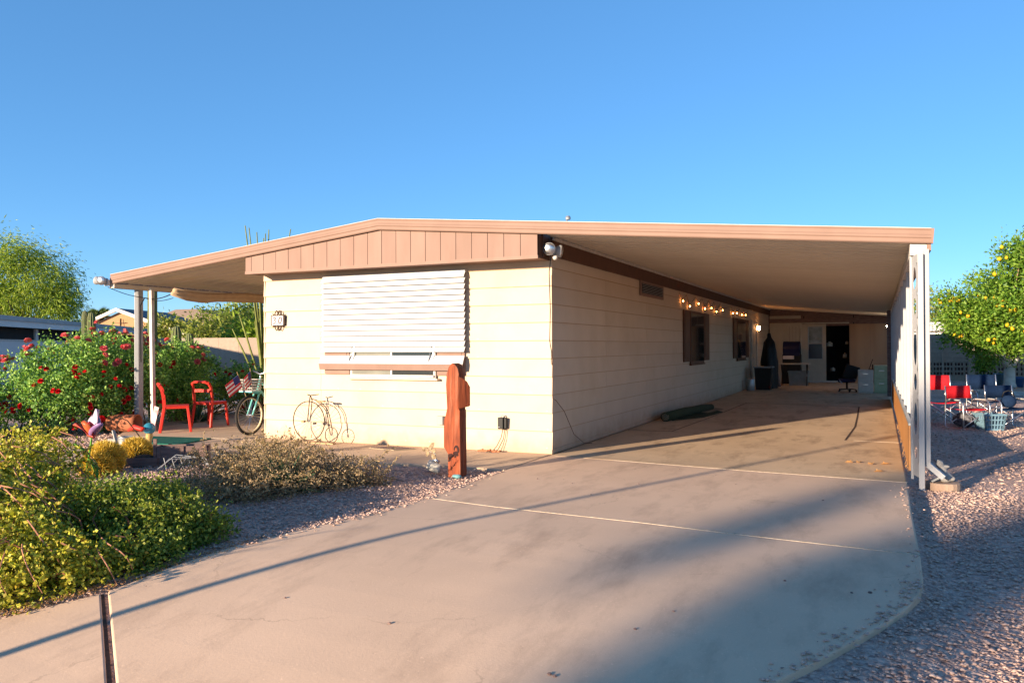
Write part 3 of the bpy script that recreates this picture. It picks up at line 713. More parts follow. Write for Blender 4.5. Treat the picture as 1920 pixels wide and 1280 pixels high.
# ------------------------------------------------------------------ fixtures on the home
def floodlight(name, label, loc, heads, base, hang=False):
    t = thing(name, label, 'floodlight', loc)
    MB().box(*base).build('junction_plate', M['white_w'], t)
    for (c, d, r) in heads:
        d = Vector(d).normalized(); k = MB(); k.lathe([(.012,-.17),(r*.55,-.16),(r*.6,-.10),(r,-.03),(r,.0),(r*.93,.004)], (0,0,0), 20)
        Mx = Matrix.Translation(Vector(c)) @ d.to_track_quat('Z', 'Y').to_matrix().to_4x4(); k.xform(Mx)
        h = k.build('lamp_head', M['white'], t, smooth=True)
        k = MB(); k.lathe([(r*.92,.0),(r*.7,.012),(r*.35,.018),(.001,.02)], (0,0,0), 20).xform(Mx); k.build('lens', M['chrome'], h, smooth=True)
        k = MB(); k.tube([Vector(c)-d*.13, Vector(c)*.35], .014, 6); k.build('swivel', M['white_w'], h)
    return t
fl = floodlight('floodlight', 'twin floodlight with hanging cord on the brown beam at the house corner', (.05, -.06, 2.72),
     [((.03,-.19,-.0), (.25,-1,-.10), .083), ((.13,-.0,-.02), (1,.25,-.15), .083)], (-.02,.02,-.05,.05,-.06,.06))
MB().ball((.075,-.09,-.105), .035).tube([(.03,-.05,-.03),(.07,-.09,-.1)], .02, 6).build('motion_sensor', M['white_w'], fl, smooth=True)
MB().tube([(.02,-.10,-.08),(.0,-.12,-.3),(.01,-.11,-.8),(-.005,-.10,-1.2),(.02,-.1,-1.35),(.02,-.09,-1.52)], .0065, 5).build('cord', M['black'], fl)
floodlight('floodlight', 'twin floodlight on the left corner of the patio roof', (-7.95, -.47, 2.56),
     [((-.24,-.05,.05), (-1,-.3,.2), .07), ((-.02,-.13,.03), (.3,-1,-.1), .075)], (-.05,.05,-.04,.0,-.05,.05))
cw = MB(); cw.tube([(.02,-.015,2.4),(.025,-.02,1.9),(.022,-.018,1.35),(.03,-.02,1.3),(.025,-.02,.75),(.04,.06,.72),(.05,.35,.55),(.06,.7,.2),(.07,1.1,.03),(.12,1.3,.012)], .0045, 5)
tag(cw.build('wire', M['brown_dk']), 'thin brown wire running down the house corner to the carport floor', 'wire')
tb = thing('transformer_box', 'small black lighting transformer with two wires on the front wall', 'transformer', (-.70, -.0, .40))
MB().box(-.062,.02,-.085,-.012,-.085,.075).box(.02,.06,-.06,-.012,-.08,.07).build('case', M['black'], tb, bevel=.008)
MB().lathe([(.024,-.006),(.024,.006),(.012,.006),(.012,-.006),(.024,-.006)], (-.01,-.05,.085), 12, 'y').build('hanger', M['grey'], tb)
MB().box(-.045,-.035,-.089,-.086,-.06,-.05).build('dial', M['label'], tb)
MB().tube([(0,-.04,-.08),(-.02,-.06,-.2),(-.07,-.1,-.32),(-.12,-.14,-.385),(-.2,-.15,-.39)], .005, 5).tube([(.025,-.03,-.08),(.01,-.05,-.22),(-.04,-.09,-.34),(-.06,-.12,-.388),(-.14,-.14,-.39)], .005, 5).build('wires', M['iron'], tb)
cl = MB()
for i in range(7): cl.bar((-1.05+i*.045, -.10-R.random()*.05, .012), (-1.0+i*.045+R.random()*.06, -.13, .015+R.random()*.02), .03, .02)
tag(cl.build('debris', M['terra']), 'small rust brown debris on the slab below the transformer', 'debris')

pq = thing('house_number_sign', 'white house number plate reading 3 0 in curled iron frame', 'sign', (-4.64, -.012, 1.875))
MB().box(-.125,.105,-.022,-.010,-.075,.07).build('plate', M['label'], pq)
fr = MB(); fr.box(-.135,-.125,-.026,-.0,-.085,.08).box(.105,.135,-.026,0,-.085,.08).box(-.135,.135,-.026,0,.07,.08).box(-.135,.135,-.026,0,-.085,-.075)
fr.build('frame', M['iron'], pq)
sc = MB()
for s in (1, -1):
    zb = .08 if s > 0 else -.085
    for cx, f in ((-.055, 1), (.055, -1)):
        sc.tube([(cx-f*.055,-.013,zb+s*.03),(cx-f*.045,-.013,zb+s*.008),(cx-f*.02,-.013,zb+s*.01),(cx,-.013,zb+s*.05),(cx+f*.02,-.013,zb+s*.075),(cx+f*.04,-.013,zb+s*.06),(cx+f*.05,-.013,zb+s*.02),(cx+f*.03,-.013,zb)], .008, 6)
sc.build('scrollwork', M['iron'], pq)
dg = MB()
dg.tube([(-.088,-.024,.036),(-.07,-.024,.05),(-.048,-.024,.038),(-.055,-.024,.012),(-.072,-.024,.004),(-.052,-.024,-.008),(-.055,-.024,-.04),(-.08,-.024,-.055),(-.098,-.024,-.045)], .007, 6)
dg.build('digit', M['brown_dk'], pq)
dg = MB().tube([(.045+.028*math.cos(a)+.010*math.sin(a), -.024, .048*math.sin(a)) for a in [2*PI*k/16 for k in range(16)]], .007, 6, close=True)
dg.build('digit', M['brown_dk'], pq)

sl = thing('string_light', 'string of warm lit bulbs sagging along the carport wall', 'string lights')
bp = [(.05,7.73,2.443),(.05,8.414,2.355),(.05,9.4,2.463),(.05,10.176,2.373),(.05,11.015,2.422),(.05,11.723,2.359),(.05,12.646,2.432),(.05,14.385,2.413),(.05,15.122,2.44),(.05,16.063,2.424),(.05,16.842,2.442)]
bl = shared('bulb', MB().lathe([(.001,-.022),(.011,-.016),(.014,-.003),(.010,.01),(.005,.018)], (0,0,0), 10), M['bulb'])
wr = MB(); pts = []
for i, q in enumerate(bp):
    put('bulb', bl, sl, loc=q, smooth=False); pts += [(.045, q[1]-.35, 2.6), (.05, q[1], q[2]+.03)]
pts += [(.045, 17.4, 2.6)]; wr.tube(pts, .005, 4); wr.build('wire', M['iron'], sl)
wl = thing('wall_lantern', 'glowing wall lantern beside the side door', 'lantern', (.0, 19.62, 2.06))
MB().box(.05,.13,-.04,.04,-.06,.08).build('glass', M['lampglow'], wl); MB().box(.04,.14,-.05,.05,.08,.1).box(.0,.04,-.03,.03,-.08,.02).box(.04,.14,-.05,.05,-.08,-.06).build('cap', M['iron'], wl)

# ------------------------------------------------------------------ things by the front wall
pf = thing('penny_farthing', 'small wire penny farthing ornament standing against the front wall', 'ornament', (-3.70, -.26, 0))
def ring(c, r, n=28): return [(c[0]+r*math.cos(2*PI*k/n), c[1], c[2]+r*math.sin(2*PI*k/n)) for k in range(n)]
bw = MB().tube(ring((-.15,0,.335), .295), .0075, 6, close=True).build('front_wheel', M['iron'], pf)
sp = MB()
for k in range(20): a = 2*PI*k/20; sp.tube([(-.15,0,.335), (-.15+.29*math.cos(a), 0, .335+.29*math.sin(a))], .0022, 4)
sp.build('spokes', M['galv'], bw)
sw = MB().tube(ring((.27,0,.14), .115, 20), .006, 6, close=True).build('rear_wheel', M['iron'], pf)
sp = MB()
for k in range(10): a = 2*PI*k/10; sp.tube([(.27,0,.14), (.27+.11*math.cos(a), 0, .14+.11*math.sin(a))], .0022, 4)
sp.build('spokes', M['galv'], sw)
f = MB(); f.tube([(-.15,-.03,.335),(-.11,-.03,.66),(-.12,0,.72)], .007, 6); f.tube([(-.15,.03,.335),(-.11,.03,.66),(-.12,0,.72)], .007, 6)
arc = [(-.11+.36*math.sin(t*1.28), 0, .335+.33*math.cos(t*1.28)) for t in [k/10 for k in range(11)]]
f.tube(arc+[(.265,.02,.24),(.27,.02,.14)], .007, 6); f.tube([(p[0]-.03, .0, p[2]-.01) for p in arc[3:]]+[(.24,-.02,.24),(.27,-.02,.14)], .006, 6)
f.build('frame', M['iron'], pf)
MB().tube([(-.16,-.02,.735),(-.12,0,.72),(.0,.05,.735)], .008, 6).build('handlebar', M['iron'], pf)
MB().box(.0,.15,-.03,.03,.625,.645).tube([(.09,0,.56),(.1,0,.63)], .006, 5).build('saddle', M['wood'], pf, bevel=.008)
MB().box(-.235,-.185,-.075,-.03,.315,.345).build('pedal', M['wood'], pf); MB().box(-.1,-.06,.03,.07,.28,.31).build('pedal', M['iron'], pf)
MB().box(-.2,.32,-.035,.035,.0,.02).build('base_board', M['wood'], pf)
gm = thing('floor_grate', 'dark woven mat lying on the walkway by the front wall', 'mat', (-2.28, -.36, 0))
MB().prism([(-.33,-.1),(.12,-.16),(.33,.08),(-.12,.14)], (0,0,.002), (1,0,0), (0,1,0), (0,0,.012)).build('mat', M['carpet_b'], gm)
g = MB()
for i in range(9): t = i/8; g.bar((-.31+t*.43,-.09-.06*t,.018),(-.11+t*.42,.13-.06*t,.018),.02,.008)
g.build('rib', M['darkwood'], gm)

# carved post
cpst = thing('carved_post', 'red stained carved wooden post with burnt emblem at the driveway corner', 'post', (-.36, -2.05, -.03))
out = [(-.075,0),(.085,0),(.078,.76),(.07,.765),(.068,1.17),(.055,1.23),(.02,1.275),(-.02,1.29),(-.06,1.25),(-.09,1.17),(-.098,1.05),(-.085,.78),(-.105,.70),(-.128,.64),(-.128,.34),(-.075,.265)]
MB().prism(out, (0,0,0), (1,0,0), (0,0,1), (.0,.155,0)).build('shaft', M['redwood'], cpst, bevel=.01)
rb = [(0,.775),(.155,.805),(.155,1.02),(.12,1.08),(.06,1.125),(.0,1.15)]
MB().prism([(p[0], p[1]) for p in rb], (.06,-.012,0), Vector((.62,.78,0)).normalized(), (0,0,1), Vector((-.78,.62,0)).normalized()*.06).build('wing', M['redwood'], cpst, bevel=.008)
em = MB(); y = -.004
def flat(poly): em.prism(poly, (0,y,0), (1,0,0), (0,0,1), (0,.004,0))
arcp = [(.035+.034*math.cos(a), .315+.055*math.sin(a)) for a in [(-.6+k*.42) for k in range(10)]]
arci = [(.030+.018*math.cos(a), .31+.032*math.sin(a)) for a in [(-.6+k*.42) for k in range(10)]]
for i in range(9): flat([arcp[i], arcp[i+1], arci[i+1], arci[i]])
flat([(-.005,.29),(.03,.305),(.055,.285),(.06,.255),(.045,.245),(.04,.262),(.028,.235),(.012,.225),(.01,.25),(-.01,.24)])
flat([(-.07,.265),(-.03,.275),(.0,.26),(-.01,.235),(-.03,.225),(-.035,.20),(-.06,.178),(-.073,.185),(-.055,.215),(-.073,.235)])
em.build('emblem', M['burn'], cpst)
tag(MB().ball((-.28,-2.10,.0),.035,(1.2,1,.7)).ball((-.32,-2.09,.0),.03,(1.2,1,.7)).build('stone', M['turq'], None, True), 'turquoise stone at the foot of the carved post', 'stone')

# butterfly jar light
bj = thing('butterfly_light', 'butterfly garden light over a tipped clear jar beside the carved post', 'garden light', (-.62, -1.93, -.03))
k = MB().lathe([(.001,0),(.052,.0),(.058,.02),(.058,.13),(.045,.16),(.045,.165)], (0,0,0), 18); k.xform(Matrix.Translation((.02,0,.06)) @ Matrix.Rotation(math.radians(-68), 4, 'Y') @ Matrix.Rotation(.3, 4, 'X'))
k.build('jar', mat('cloudy glass', (.5,.47,.40), (.4,.37,.31), rough=.15), bj, smooth=True)
MB().tube([(-.1,.0,.15),(-.04,0,.17),(.0,0,.15)], .02, 8).ball((-.115,0,.14),.03).build('solar_cap', M['chrome'], bj, True)
MB().tube([(-.13,0,-.02),(-.09,0,.1)], .006, 5).tube([(-.03,0,.17),(-.05,0,.24),(-.12,-.01,.27)], .005, 5).build('stem', M['galv'], bj)
wg = MB()
for (c, a, L, W) in (((-.13,-.01,.275), .95, .12, .045), ((-.13,-.01,.275), 2.9, .11, .05), ((-.12,-.01,.27), .1, .09, .05), ((-.13,-.01,.265), 4.1, .07, .04), ((-.09,-.01,.25), 5.2, .10, .05)):
    dx, dz = math.cos(a), math.sin(a); q = MB()
    pl = [(0,0),(L*.35,W*.6),(L*.8,W*.5),(L,0),(L*.75,-W*.45),(L*.3,-W*.5)]
    wg.prism([(p[0]*dx-p[1]*dz, p[0]*dz+p[1]*dx) for p in pl], c, (1,0,0), (0,0,1), (0,.006,0))
wg.build('wing', mat('painted wing', (.34,.26,.15), (.08,.04,.02), scale=24, rough=.5), bj)

# ------------------------------------------------------------------ patio things
def red_chair(label, loc, rz):
    t = thing('red_chair', label, 'chair', loc, rz, 'red metal patio chairs')   # faces local +x
    MB().box(-.21,.21,-.215,.215,.435,.455).box(-.2,.2,-.205,.205,.405,.435).build('seat', M['redpaint'], t, bevel=.012)
    for s in (-1, 1):
        MB().bar((.185,s*.19,.43),(.235,s*.215,0),.035,.045,(1,0,0)).build('front_leg', M['redpaint'], t, bevel=.008)
        MB().bar((-.185,s*.19,.44),(-.255,s*.215,0),.035,.05,(1,0,0)).build('rear_leg', M['redpaint'], t, bevel=.008)
    pts = [(-.19,-.195,.42),(-.20,-.195,.58),(-.225,-.195,.72),(-.265,-.18,.80),(-.285,-.12,.825),(-.29,0,.832),(-.285,.12,.825),(-.265,.18,.80),(-.225,.195,.72),(-.20,.195,.58),(-.19,.195,.42)]
    b = MB()
    for a, c in zip(pts[:-1], pts[1:]): b.bar(a, c, .03, .045, (1,0,.3))
    for p in pts[1:-1]: b.ball(p, .021, (1,1,1), 8, 6)
    b.build('backrest_frame', M['redpaint'], t)
    MB().bar((-.218,-.19,.665),(-.218,.19,.665),.016,.055).build('back_slat', M['redpaint'], t)
    return t
red_chair('red metal chair facing right beside the white patio post', (-7.10,.20,0), math.atan2(.73,.68))
red_chair('red metal chair with its back to the viewer near the bicycle', (-7.27,1.14,0), math.atan2(.97,-.12))
tag(MB().bar((-7.28,-.05,.44),(-7.38,-.06,.09),.10,.008,(0,1,.2)).build('flyer', M['paper']), 'printed flyer hanging behind the left red chair', 'flyer')
tag(MB().prism([(-6.12,-1.33),(-5.47,-1.26),(-5.62,-.46),(-6.72,-.62)], (0,0,.003), (1,0,0), (0,1,0), (0,0,.016)).build('turf_mat', M['greenmat']), 'green turf doormat on the patio corner', 'mat')

# bicycle: front towards -y, stands along the patio wall
bk = thing('bicycle', 'teal cruiser bicycle with flags in its basket behind the house corner', 'bicycle', (-5.44, .2, 0), 0)
def wheel(cy, nm):
    w = MB().lathe([(.305+.022*math.cos(a), .024*math.sin(a)) for a in [2*PI*k/10 for k in range(11)]], (0,cy,.33), 36, 'x').build(nm, M['rubber'], bk, True)
    MB().lathe([(.282+.013*math.cos(a), .018*math.sin(a)) for a in [2*PI*k/8 for k in range(9)]], (0,cy,.33), 36, 'x').build('rim', M['rim'], w, True)
    s_ = MB()
    for k in range(28):
        a = 2*PI*k/28; s_.tube([((-1)**k*.025, cy+.02*math.cos(a+1), .33+.02*math.sin(a+1)), (0, cy+.275*math.cos(a), .33+.275*math.sin(a))], .0022, 4)
    s_.tube([(-.06,cy,.33),(.06,cy,.33)], .02, 8); s_.build('spokes', M['chrome'], w)
wheel(0, 'front_wheel'); wheel(1.12, 'rear_wheel')
for s in (-1, 1): MB().tube([(s*.055,0,.33),(s*.055,.08,.5),(s*.055,.15,.66),(s*.045,.19,.70)], .014, 8).build('fork_blade', M['teal'], bk, True)
f = MB(); f.tube([(0,.17,.68),(0,.25,.93)], .02, 8); f.box(-.07,.07,.15,.21,.675,.70)
f.tube([(0,.2,.76),(0,.40,.60),(0,.62,.32)], .02, 8); f.tube([(0,.24,.88),(0,.5,.72),(0,.72,.55),(0,1.12,.33)], .02, 8); f.tube([(0,.62,.3),(0,.80,.80)], .016, 8); f.tube([(0,.62,.3),(0,1.12,.33)], .014, 8)
f.build('frame', M['teal'], bk, True)
MB().tube([(-.33,.55,1.02),(-.30,.42,1.04),(-.16,.27,1.05),(0,.25,1.0),(.16,.27,1.05),(.30,.42,1.04),(.33,.55,1.02)], .013, 8).tube([(0,.25,.9),(0,.25,1.0)], .014, 6).build('handlebar', M['chrome'], bk, True)
for s in (-1, 1): MB().tube([(s*.33,.55,1.02),(s*.345,.66,1.0)], .018, 8).build('grip', M['black'], bk)
MB().ball((0,.84,.86), .12, (.9,1.2,.35)).build('saddle', M['black'], bk, True)
MB().tube([(0,-.02,.70),(.0,.1,.72),(0,.2,.74)], .012, 6).box(-.14,.14,-.10,.12,.715,.73).build('front_rack', M['teal'], bk)
bs = MB()
for i in range(5):
    z = .74+i*.045; w = .13+.012*i
    bs.tube([(-w,-.1,z),(w,-.1,z),(w,.12,z),(-w,.12,z)], .006, 5, close=True)
for k in range(-3, 4):
    bs.tube([(k*.04,-.1,.735),(k*.053,-.1,.92)], .004, 4); bs.tube([(.13,k*.03,.735),(.178,k*.03,.92)], .004, 4); bs.tube([(-.13,k*.03,.735),(-.178,k*.03,.92)], .004, 4)
bs.build('basket', M['white_w'], bk)
fg = MB()
def flag(label, o, u, v):
    t = thing('flag', label, 'flag', o); u = Vector(u); v = Vector(v); n = u.cross(v).normalized()
    for i in range(7):
        MB().prism([(0,i/7),(1,i/7),(1,(i+1)/7-.004),(0,(i+1)/7-.004)], (0,0,0), u, v, n*.004).build('stripe', M['stripe_r'] if i % 2 == 0 else M['stripe_w'], t)
    MB().prism([(0,.45),(.42,.45),(.42,1),(0,1)], n*-.003, u, v, n*.01).build('canton', M['stripe_b'], t)
    MB().tube([Vector((0,0,0))-v*.9, v*1.25], .006, 5).build('stick', M['wood'], t)
flag('small striped flag drooping over the bicycle basket', (-5.50,.10,.80), (-.06,-.22,-.16), (.0,-.10,.20))
flag('small striped flag upright in the bicycle basket', (-5.36,.16,.86), (.06,-.2,-.10), (.0,-.03,.2))
tag(MB().box(-7.2,-6.8,3.0,3.5,0,.42).box(-7.22,-6.78,2.98,3.52,.42,.46).build('storage_bin', M['potblue'], None, bevel=.02), 'dark blue storage bin behind the red chairs', 'storage bin')
tag(MB().lathe([(.14,0),(.16,.28),(.17,.28),(.17,.31),(.15,.31)], (-5.95,3.4,0), 18).build('bucket', mat('light blue plastic', (.12,.26,.5), rough=.4), None, True), 'light blue bucket seen through the bicycle wheel', 'bucket')
pvf = MB(); pvf.tube([(-6.6,3.1,0),(-6.6,3.1,.5),(-6.35,3.1,.5)], .03, 8); tag(pvf.build('pipe', M['white_w']), 'white bent pipe behind the bicycle wheel', 'pipe')

# ------------------------------------------------------------------ garden bed things
tp = thing('terracotta_planter', 'long terracotta planter lying behind the patio post', 'planter', (-7.93,-.20,0))
MB().lathe([(.001,-.27),(.10,-.27),(.14,-.24),(.15,-.1),(.15,.2),(.155,.27),(.135,.27),(.13,-.18),(.001,-.2)], (0,0,.15), 20, 'x').xform(Matrix.Rotation(.35, 4, 'Z')).build('body', M['terra'], tp, True)
pb = thing('wooden_planter', 'weathered dark wooden trough planter in the gravel bed', 'planter', (-4.05,-2.46,-.02), math.radians(38))
for s in (-1, 1): MB().box(-.30,.30,s*.11-.011,s*.11+.011,0,.23).build('side_board', M['darkwood'], pb)
for x in (-.30, .30): MB().box(x-.011,x+.011,-.099,.099,0,.23).build('end_board', M['darkwood'], pb)
for x in (-.27,-.0,.27): MB().box(x-.02,x+.02,-.135,-.122,0,.24).build('batten', M['darkwood'], pb)
MB().box(-.285,.285,-.098,.098,.02,.15).build('soil', M['dirt'], pb)
pb2 = thing('wooden_planter', 'low dark wooden box with upright stake, left of the trough', 'planter', (-4.38,-2.78,-.02), math.radians(30))
for s in (-1, 1): MB().box(-.19,.19,s*.09-.01,s*.09+.01,0,.1).build('side_board', M['darkwood'], pb2)
for x in (-.19,.19): MB().box(x-.01,x+.01,-.079,.079,0,.1).build('end_board', M['darkwood'], pb2)
MB().box(.13,.17,-.06,-.03,0,.33).build('stake', M['darkwood'], pb2)
MB().ball((0,0,.08),.07,(2,1,.8)).build('soil', M['dirt'], pb2)
wh = MB()
for k in range(3):
    wh.tube([(-3.9+.03*k, -2.95-.05*k, 0), (-3.8+.05*k,-2.9,.1+.03*k), (-3.5+.06*k,-2.75,.12), (-3.35+.05*k,-2.7-.05*k,0)], .005, 5)
for k in range(4): wh.tube([(-3.85+.1*k,-3.0+.04*k,0),(-3.75+.1*k,-2.95+.03*k,.12)], .004, 4); wh.tube([(-3.75+.1*k,-3.0+.04*k,0),(-3.85+.1*k,-2.95+.03*k,.12)], .004, 4)
tag(wh.build('wire_edging', M['galv']), 'bent wire edging lying on the gravel before the trough', 'wire edging')
mf = thing('metal_flower', 'painted metal lily on a green stem rising from the shrub', 'garden ornament', (-4.22,-3.66,-.03))
MB().tube([(-.06,0,0),(-.035,0,.15),(.0,0,.28),(.03,0,.42),(.035,0,.47)], .011, 8).build('stem', M['fl_grn'], mf, True)
def petal(base, d, L, W, curl, m, nm='petal'):
    d = Vector(d).normalized(); s_ = d.cross(Vector((0,0,1)))
    if s_.length < .1: s_ = Vector((1,0,0))
    s_.normalize(); n = s_.cross(d); v = []; f_ = []; K = 7
    for i in range(K+1):
        t = i/K; w = W*(math.sin(PI*min(.98, t*.93+.05))**.7); c = Vector(base)+d*(L*t)+n*(-curl*t*t)
        v += [c-s_*w+n*.03*t, c-n*.012, c+s_*w+n*.03*t]
    for i in range(K):
        for j in range(2): f_.append((i*3+j, i*3+j+1, i*3+j+4, i*3+j+3))
    b = MB().add(v, f_); o = b.build(nm, m, mf, True); q = o.modifiers.new('thick', 'SOLIDIFY'); q.thickness = .004; return o
B_ = (.035,0,.46)
petal(B_, (-.5,-.2,.8), .24, .06, .10, M['fl_red']); petal(B_, (-.05,-.5,.8), .22, .085, .0, M['fl_org']); petal(B_, (.12,.3,.95), .32, .10, -.03, M['fl_lav'])
petal(B_, (.6,-.1,.7), .27, .07, .07, M['fl_pur']); petal(B_, (.7,-.45,.35), .2, .06, .08, M['fl_red']); petal(B_, (-.2,.35,.9), .29, .08, .02, M['fl_lav']); petal(B_, (.2,-.4,.85), .2, .07, .0, M['fl_red'])
petal((-.0,0,.2), (-.45,-.1,.75), .26, .03, .1, M['fl_grn'], 'leaf'); petal((.0,0,.22), (.7,-.1,-.1), .2, .035, .22, M['fl_grn'], 'leaf')
tag(MB().tube([(-4.17,-3.75,.02),(-4.02,-3.80,-.01)], .035, 10).build('solar_spike_light', M['black']), 'small black solar light lying by the metal lily', 'garden light')

def barrel(label, c, r, seed):
    t = thing('barrel_cactus', label, 'cactus', (c[0], c[1], -.03), 0, 'golden barrel cacti')
    b = MB(); n, mrow = 44, 12; vs = []; fs = []
    for i in range(mrow+1):
        th = PI*i/mrow
        for k in range(n):
            rr = r*(1+.07*(1 if k % 2 else -1)*math.sin(th)); vs.append((rr*math.sin(th)*math.cos(2*PI*k/n), rr*math.sin(th)*math.sin(2*PI*k/n), c[2]+r*.92*math.cos(th)))
    for i in range(mrow):
        for k in range(n): fs.append((i*n+k, i*n+(k+1) % n, (i+1)*n+(k+1) % n, (i+1)*n+k))
    b.add(vs, fs).build('body', M['cactus'], t)
    g = np.random.default_rng(seed); N_ = 5200; th = np.arccos(g.uniform(-.75, 1, N_)); ph = np.round(g.uniform(0, 22, N_))*2*PI/22+g.normal(0, .035, N_)
    d = np.column_stack([np.sin(th)*np.cos(ph), np.sin(th)*np.sin(ph), np.cos(th)]); P = d*r*1.03*np.array([1,1,.92])+np.array([0,0,c[2]])
    sp = leaves('spines', P, .075, M['spine'], t, g, aspect=.09, fold=0, out=d, outw=.55); sp['kind'] = 'stuff'
    return t
barrel('golden barrel cactus with dense yellow spines, the large one behind the metal lily', (-4.42,-3.30,.155), .165, 1)
barrel('lowest golden barrel cactus in front of the large one', (-4.30,-3.50,.09), .135, 2)
barrel('golden barrel cactus beside the galvanised can', (-4.62,-2.70,.13), .16, 3)
gc = thing('metal_can', 'galvanised can standing behind the yellow cacti', 'can', (-5.05,-2.50,-.03))
MB().lathe([(.001,0),(.085,0),(.088,.02),(.09,.10),(.093,.11),(.09,.12),(.092,.24),(.097,.25),(.09,.25),(.085,.1),(.001,.1)], (0,0,.06), 20).build('body', M['galv'], gc, True)
tag(MB().bar((-4.52,-2.98,-.03),(-4.72,-2.95,.42),.035,.02).build('wooden_stake', M['stone']), 'leaning weathered stake between the barrel cacti', 'stake')
hk = MB(); hk.tube([(-5.05,-2.1,0),(-5.22,-2.15,.25),(-5.38,-2.2,.45),(-5.46,-2.22,.48),(-5.53,-2.24,.44),(-5.54,-2.24,.34),(-5.5,-2.23,.27)], .008, 6)
tag(hk.build('garden_hook', M['iron']), 'curved dark iron garden hook above the metal can', 'hook')
gl = thing('glass_globe', 'blue glass globe on a small pale stand at the patio corner', 'globe', (-5.72,-1.55,-.03))
MB().ball((0,0,.30), .085, (1,1,1), 18, 12).build('globe', M['globe'], gl, True); MB().lathe([(.07,0),(.035,.03),(.03,.12),(.05,.18),(.045,.23),(.001,.23)], (0,0,0), 14).build('stand', mat('ochre glaze', (.5,.33,.12), rough=.4), gl, True)
tag(MB().tube([(-5.95,-1.72,.25),(-5.85,-1.7,.30),(-5.72,-1.68,.27),(-5.68,-1.68,.29)], [.02,.035,.035,.015], 8).build('bird_ornament', M['redpaint'], None, True), 'little red bird ornament near the blue globe', 'ornament')
tag(MB().box(-6.52,-6.25,-1.62,-1.45,0,.09).build('paver', M['stone'], None, bevel=.01), 'pale paver block lying at the slab edge', 'paver')
tag(MB().tube([(-6.2,-3.9,.12),(-6.35,-3.95,.12)], .05, 8).tube([(-6.9,-4,.1),(-6.6,-4.05,.14)], .04, 8).build('quartz_rock', M['white_w'], None, True), 'white rocks on the gravel behind the shrub', 'rock')

# ------------------------------------------------------------------ carport contents
cr = thing('carpet_roll', 'green carpet half rolled up along the carport wall', 'carpet', (.28, 5.1, 0))
MB().tube([(0,0,.09),(.10,1.2,.095),(.2,2.3,.085),(.28,3.1,.07)], [.09,.092,.085,.07], 14).build('roll', M['carpet'], cr, True)
sp = [( .0+.075*t/26*math.cos(t*.75), -.003, .09+.075*t/26*math.sin(t*.75)) for t in range(27)]
MB().tube(sp, .006, 5).build('spiral_end', M['carpet_b'], cr)
MB().prism([(.08,.2),(.50,1.1),(.62,2.6),(.32,3.05),(.15,1.5)], (0,0,.004), (1,0,0), (0,1,0), (0,0,.012)).build('loose_flap', M['carpet'], cr)
MB().prism([(.20,2.2),(.40,2.1),(.52,3.3),(.30,3.5)], (0,0,.02), (1,0,0), (0,1,0), (0,0,.006)).build('backing', M['carpet_b'], cr)
for i, (x, y, lab) in enumerate(((3.60,.74,'curled dry leaf on the carport slab, the farther left one'), (3.73,.80,'curled dry leaf second from the left on the slab'), (3.86,.70,'dry leaf third from the left on the carport slab'), (3.99,.71,'dry leaf nearest the hardboard panel on the slab'), (3.92,.05,'nearest broad dry leaf on the carport slab'))):
    b = MB(); s = .09; a = R.uniform(0, 6)
    b.add([(0,0,0),(s*.5,s*.3,.02),(s,.0,.012),(s*.5,-s*.3,.028),(s*.5,0,.004)], [(0,4,1),(1,4,2),(2,4,3),(3,4,0)])
    b.add([(s*.3,.02,.0),(s*.4,s*.6,.03),(s*.6,s*.3,.01)], [(0,1,2)])
    b.xform(Matrix.Rotation(a, 4, 'Z') @ Matrix.Diagonal((1.3, 1, 1, 1)))
    tag(b.build('dry_leaf', M['deadleaf'], None, loc=(x, y, .003)), lab, 'leaf', 'fallen leaves on the slab')
tc = thing('trash_can', 'small silver pedal bin against the carport wall', 'bin', (.24,16.5,0))
MB().lathe([(.001,0),(.12,0),(.13,.02),(.13,.36),(.12,.38),(.001,.385)], (0,0,0), 20).build('body', M['galv'], tc, True)
bb = thing('wheeled_bin', 'black bin with grey lid rim behind the silver bin', 'bin', (.55,17.3,0))
MB().prism([(-.22,0),(.22,0),(.27,.72),(-.27,.72)], (0,-.25,0), (1,0,0), (0,0,1), (0,.5,0)).build('body', M['black'], bb); MB().box(-.3,.3,-.28,.28,.72,.76).build('lid', M['grey'], bb)
um = thing('covered_umbrella', 'tall black covered patio umbrella leaning in the dark corner', 'umbrella', (.62,18.2,0))
b = MB(); vs = []; fs = []; n = 18
prof = [(.24,.0),(.25,.3),(.24,.9),(.20,1.3),(.17,1.55),(.07,1.72),(.04,1.86)]
for r, z in prof:
    for k in range(n): a = 2*PI*k/n; q = r*(1+.22*math.sin(4*a+z*2)); vs.append((q*math.cos(a), q*math.sin(a), z))
for i in range(len(prof)-1):
    for k in range(n): fs.append((i*n+k, i*n+(k+1) % n, (i+1)*n+(k+1) % n, (i+1)*n+k))
b.add(vs, fs).build('cover', M['black'], um, True); MB().tube([(0,0,1.8),(.0,0,2.0)], .02, 6).build('finial', M['iron'], um)
tag(MB().tube([(.80,19.5,.0),(.66,19.2,.9),(.50,18.9,1.85)], .055, 12).build('cardboard_tube', M['pipe'], None, True), 'long pinkish carpet tube leaning beside the black umbrella', 'tube')
ft = thing('folding_table', 'folding table with white top before the shed wall', 'table', (1.2,20.4,0))
MB().box(-.5,.55,-.3,.3,.76,.80).build('table_top', M['shedtrim'], ft, bevel=.01)
for x in (-.4,.45): MB().bar((x,-.22,0),(x,.22,.76),.03,.03).bar((x,.22,0),(x,-.22,.76),.03,.03).build('leg', M['iron'], ft)
tu = thing('storage_tub', 'grey lidded storage tub under the folding table', 'tub', (1.35,20.55,0))
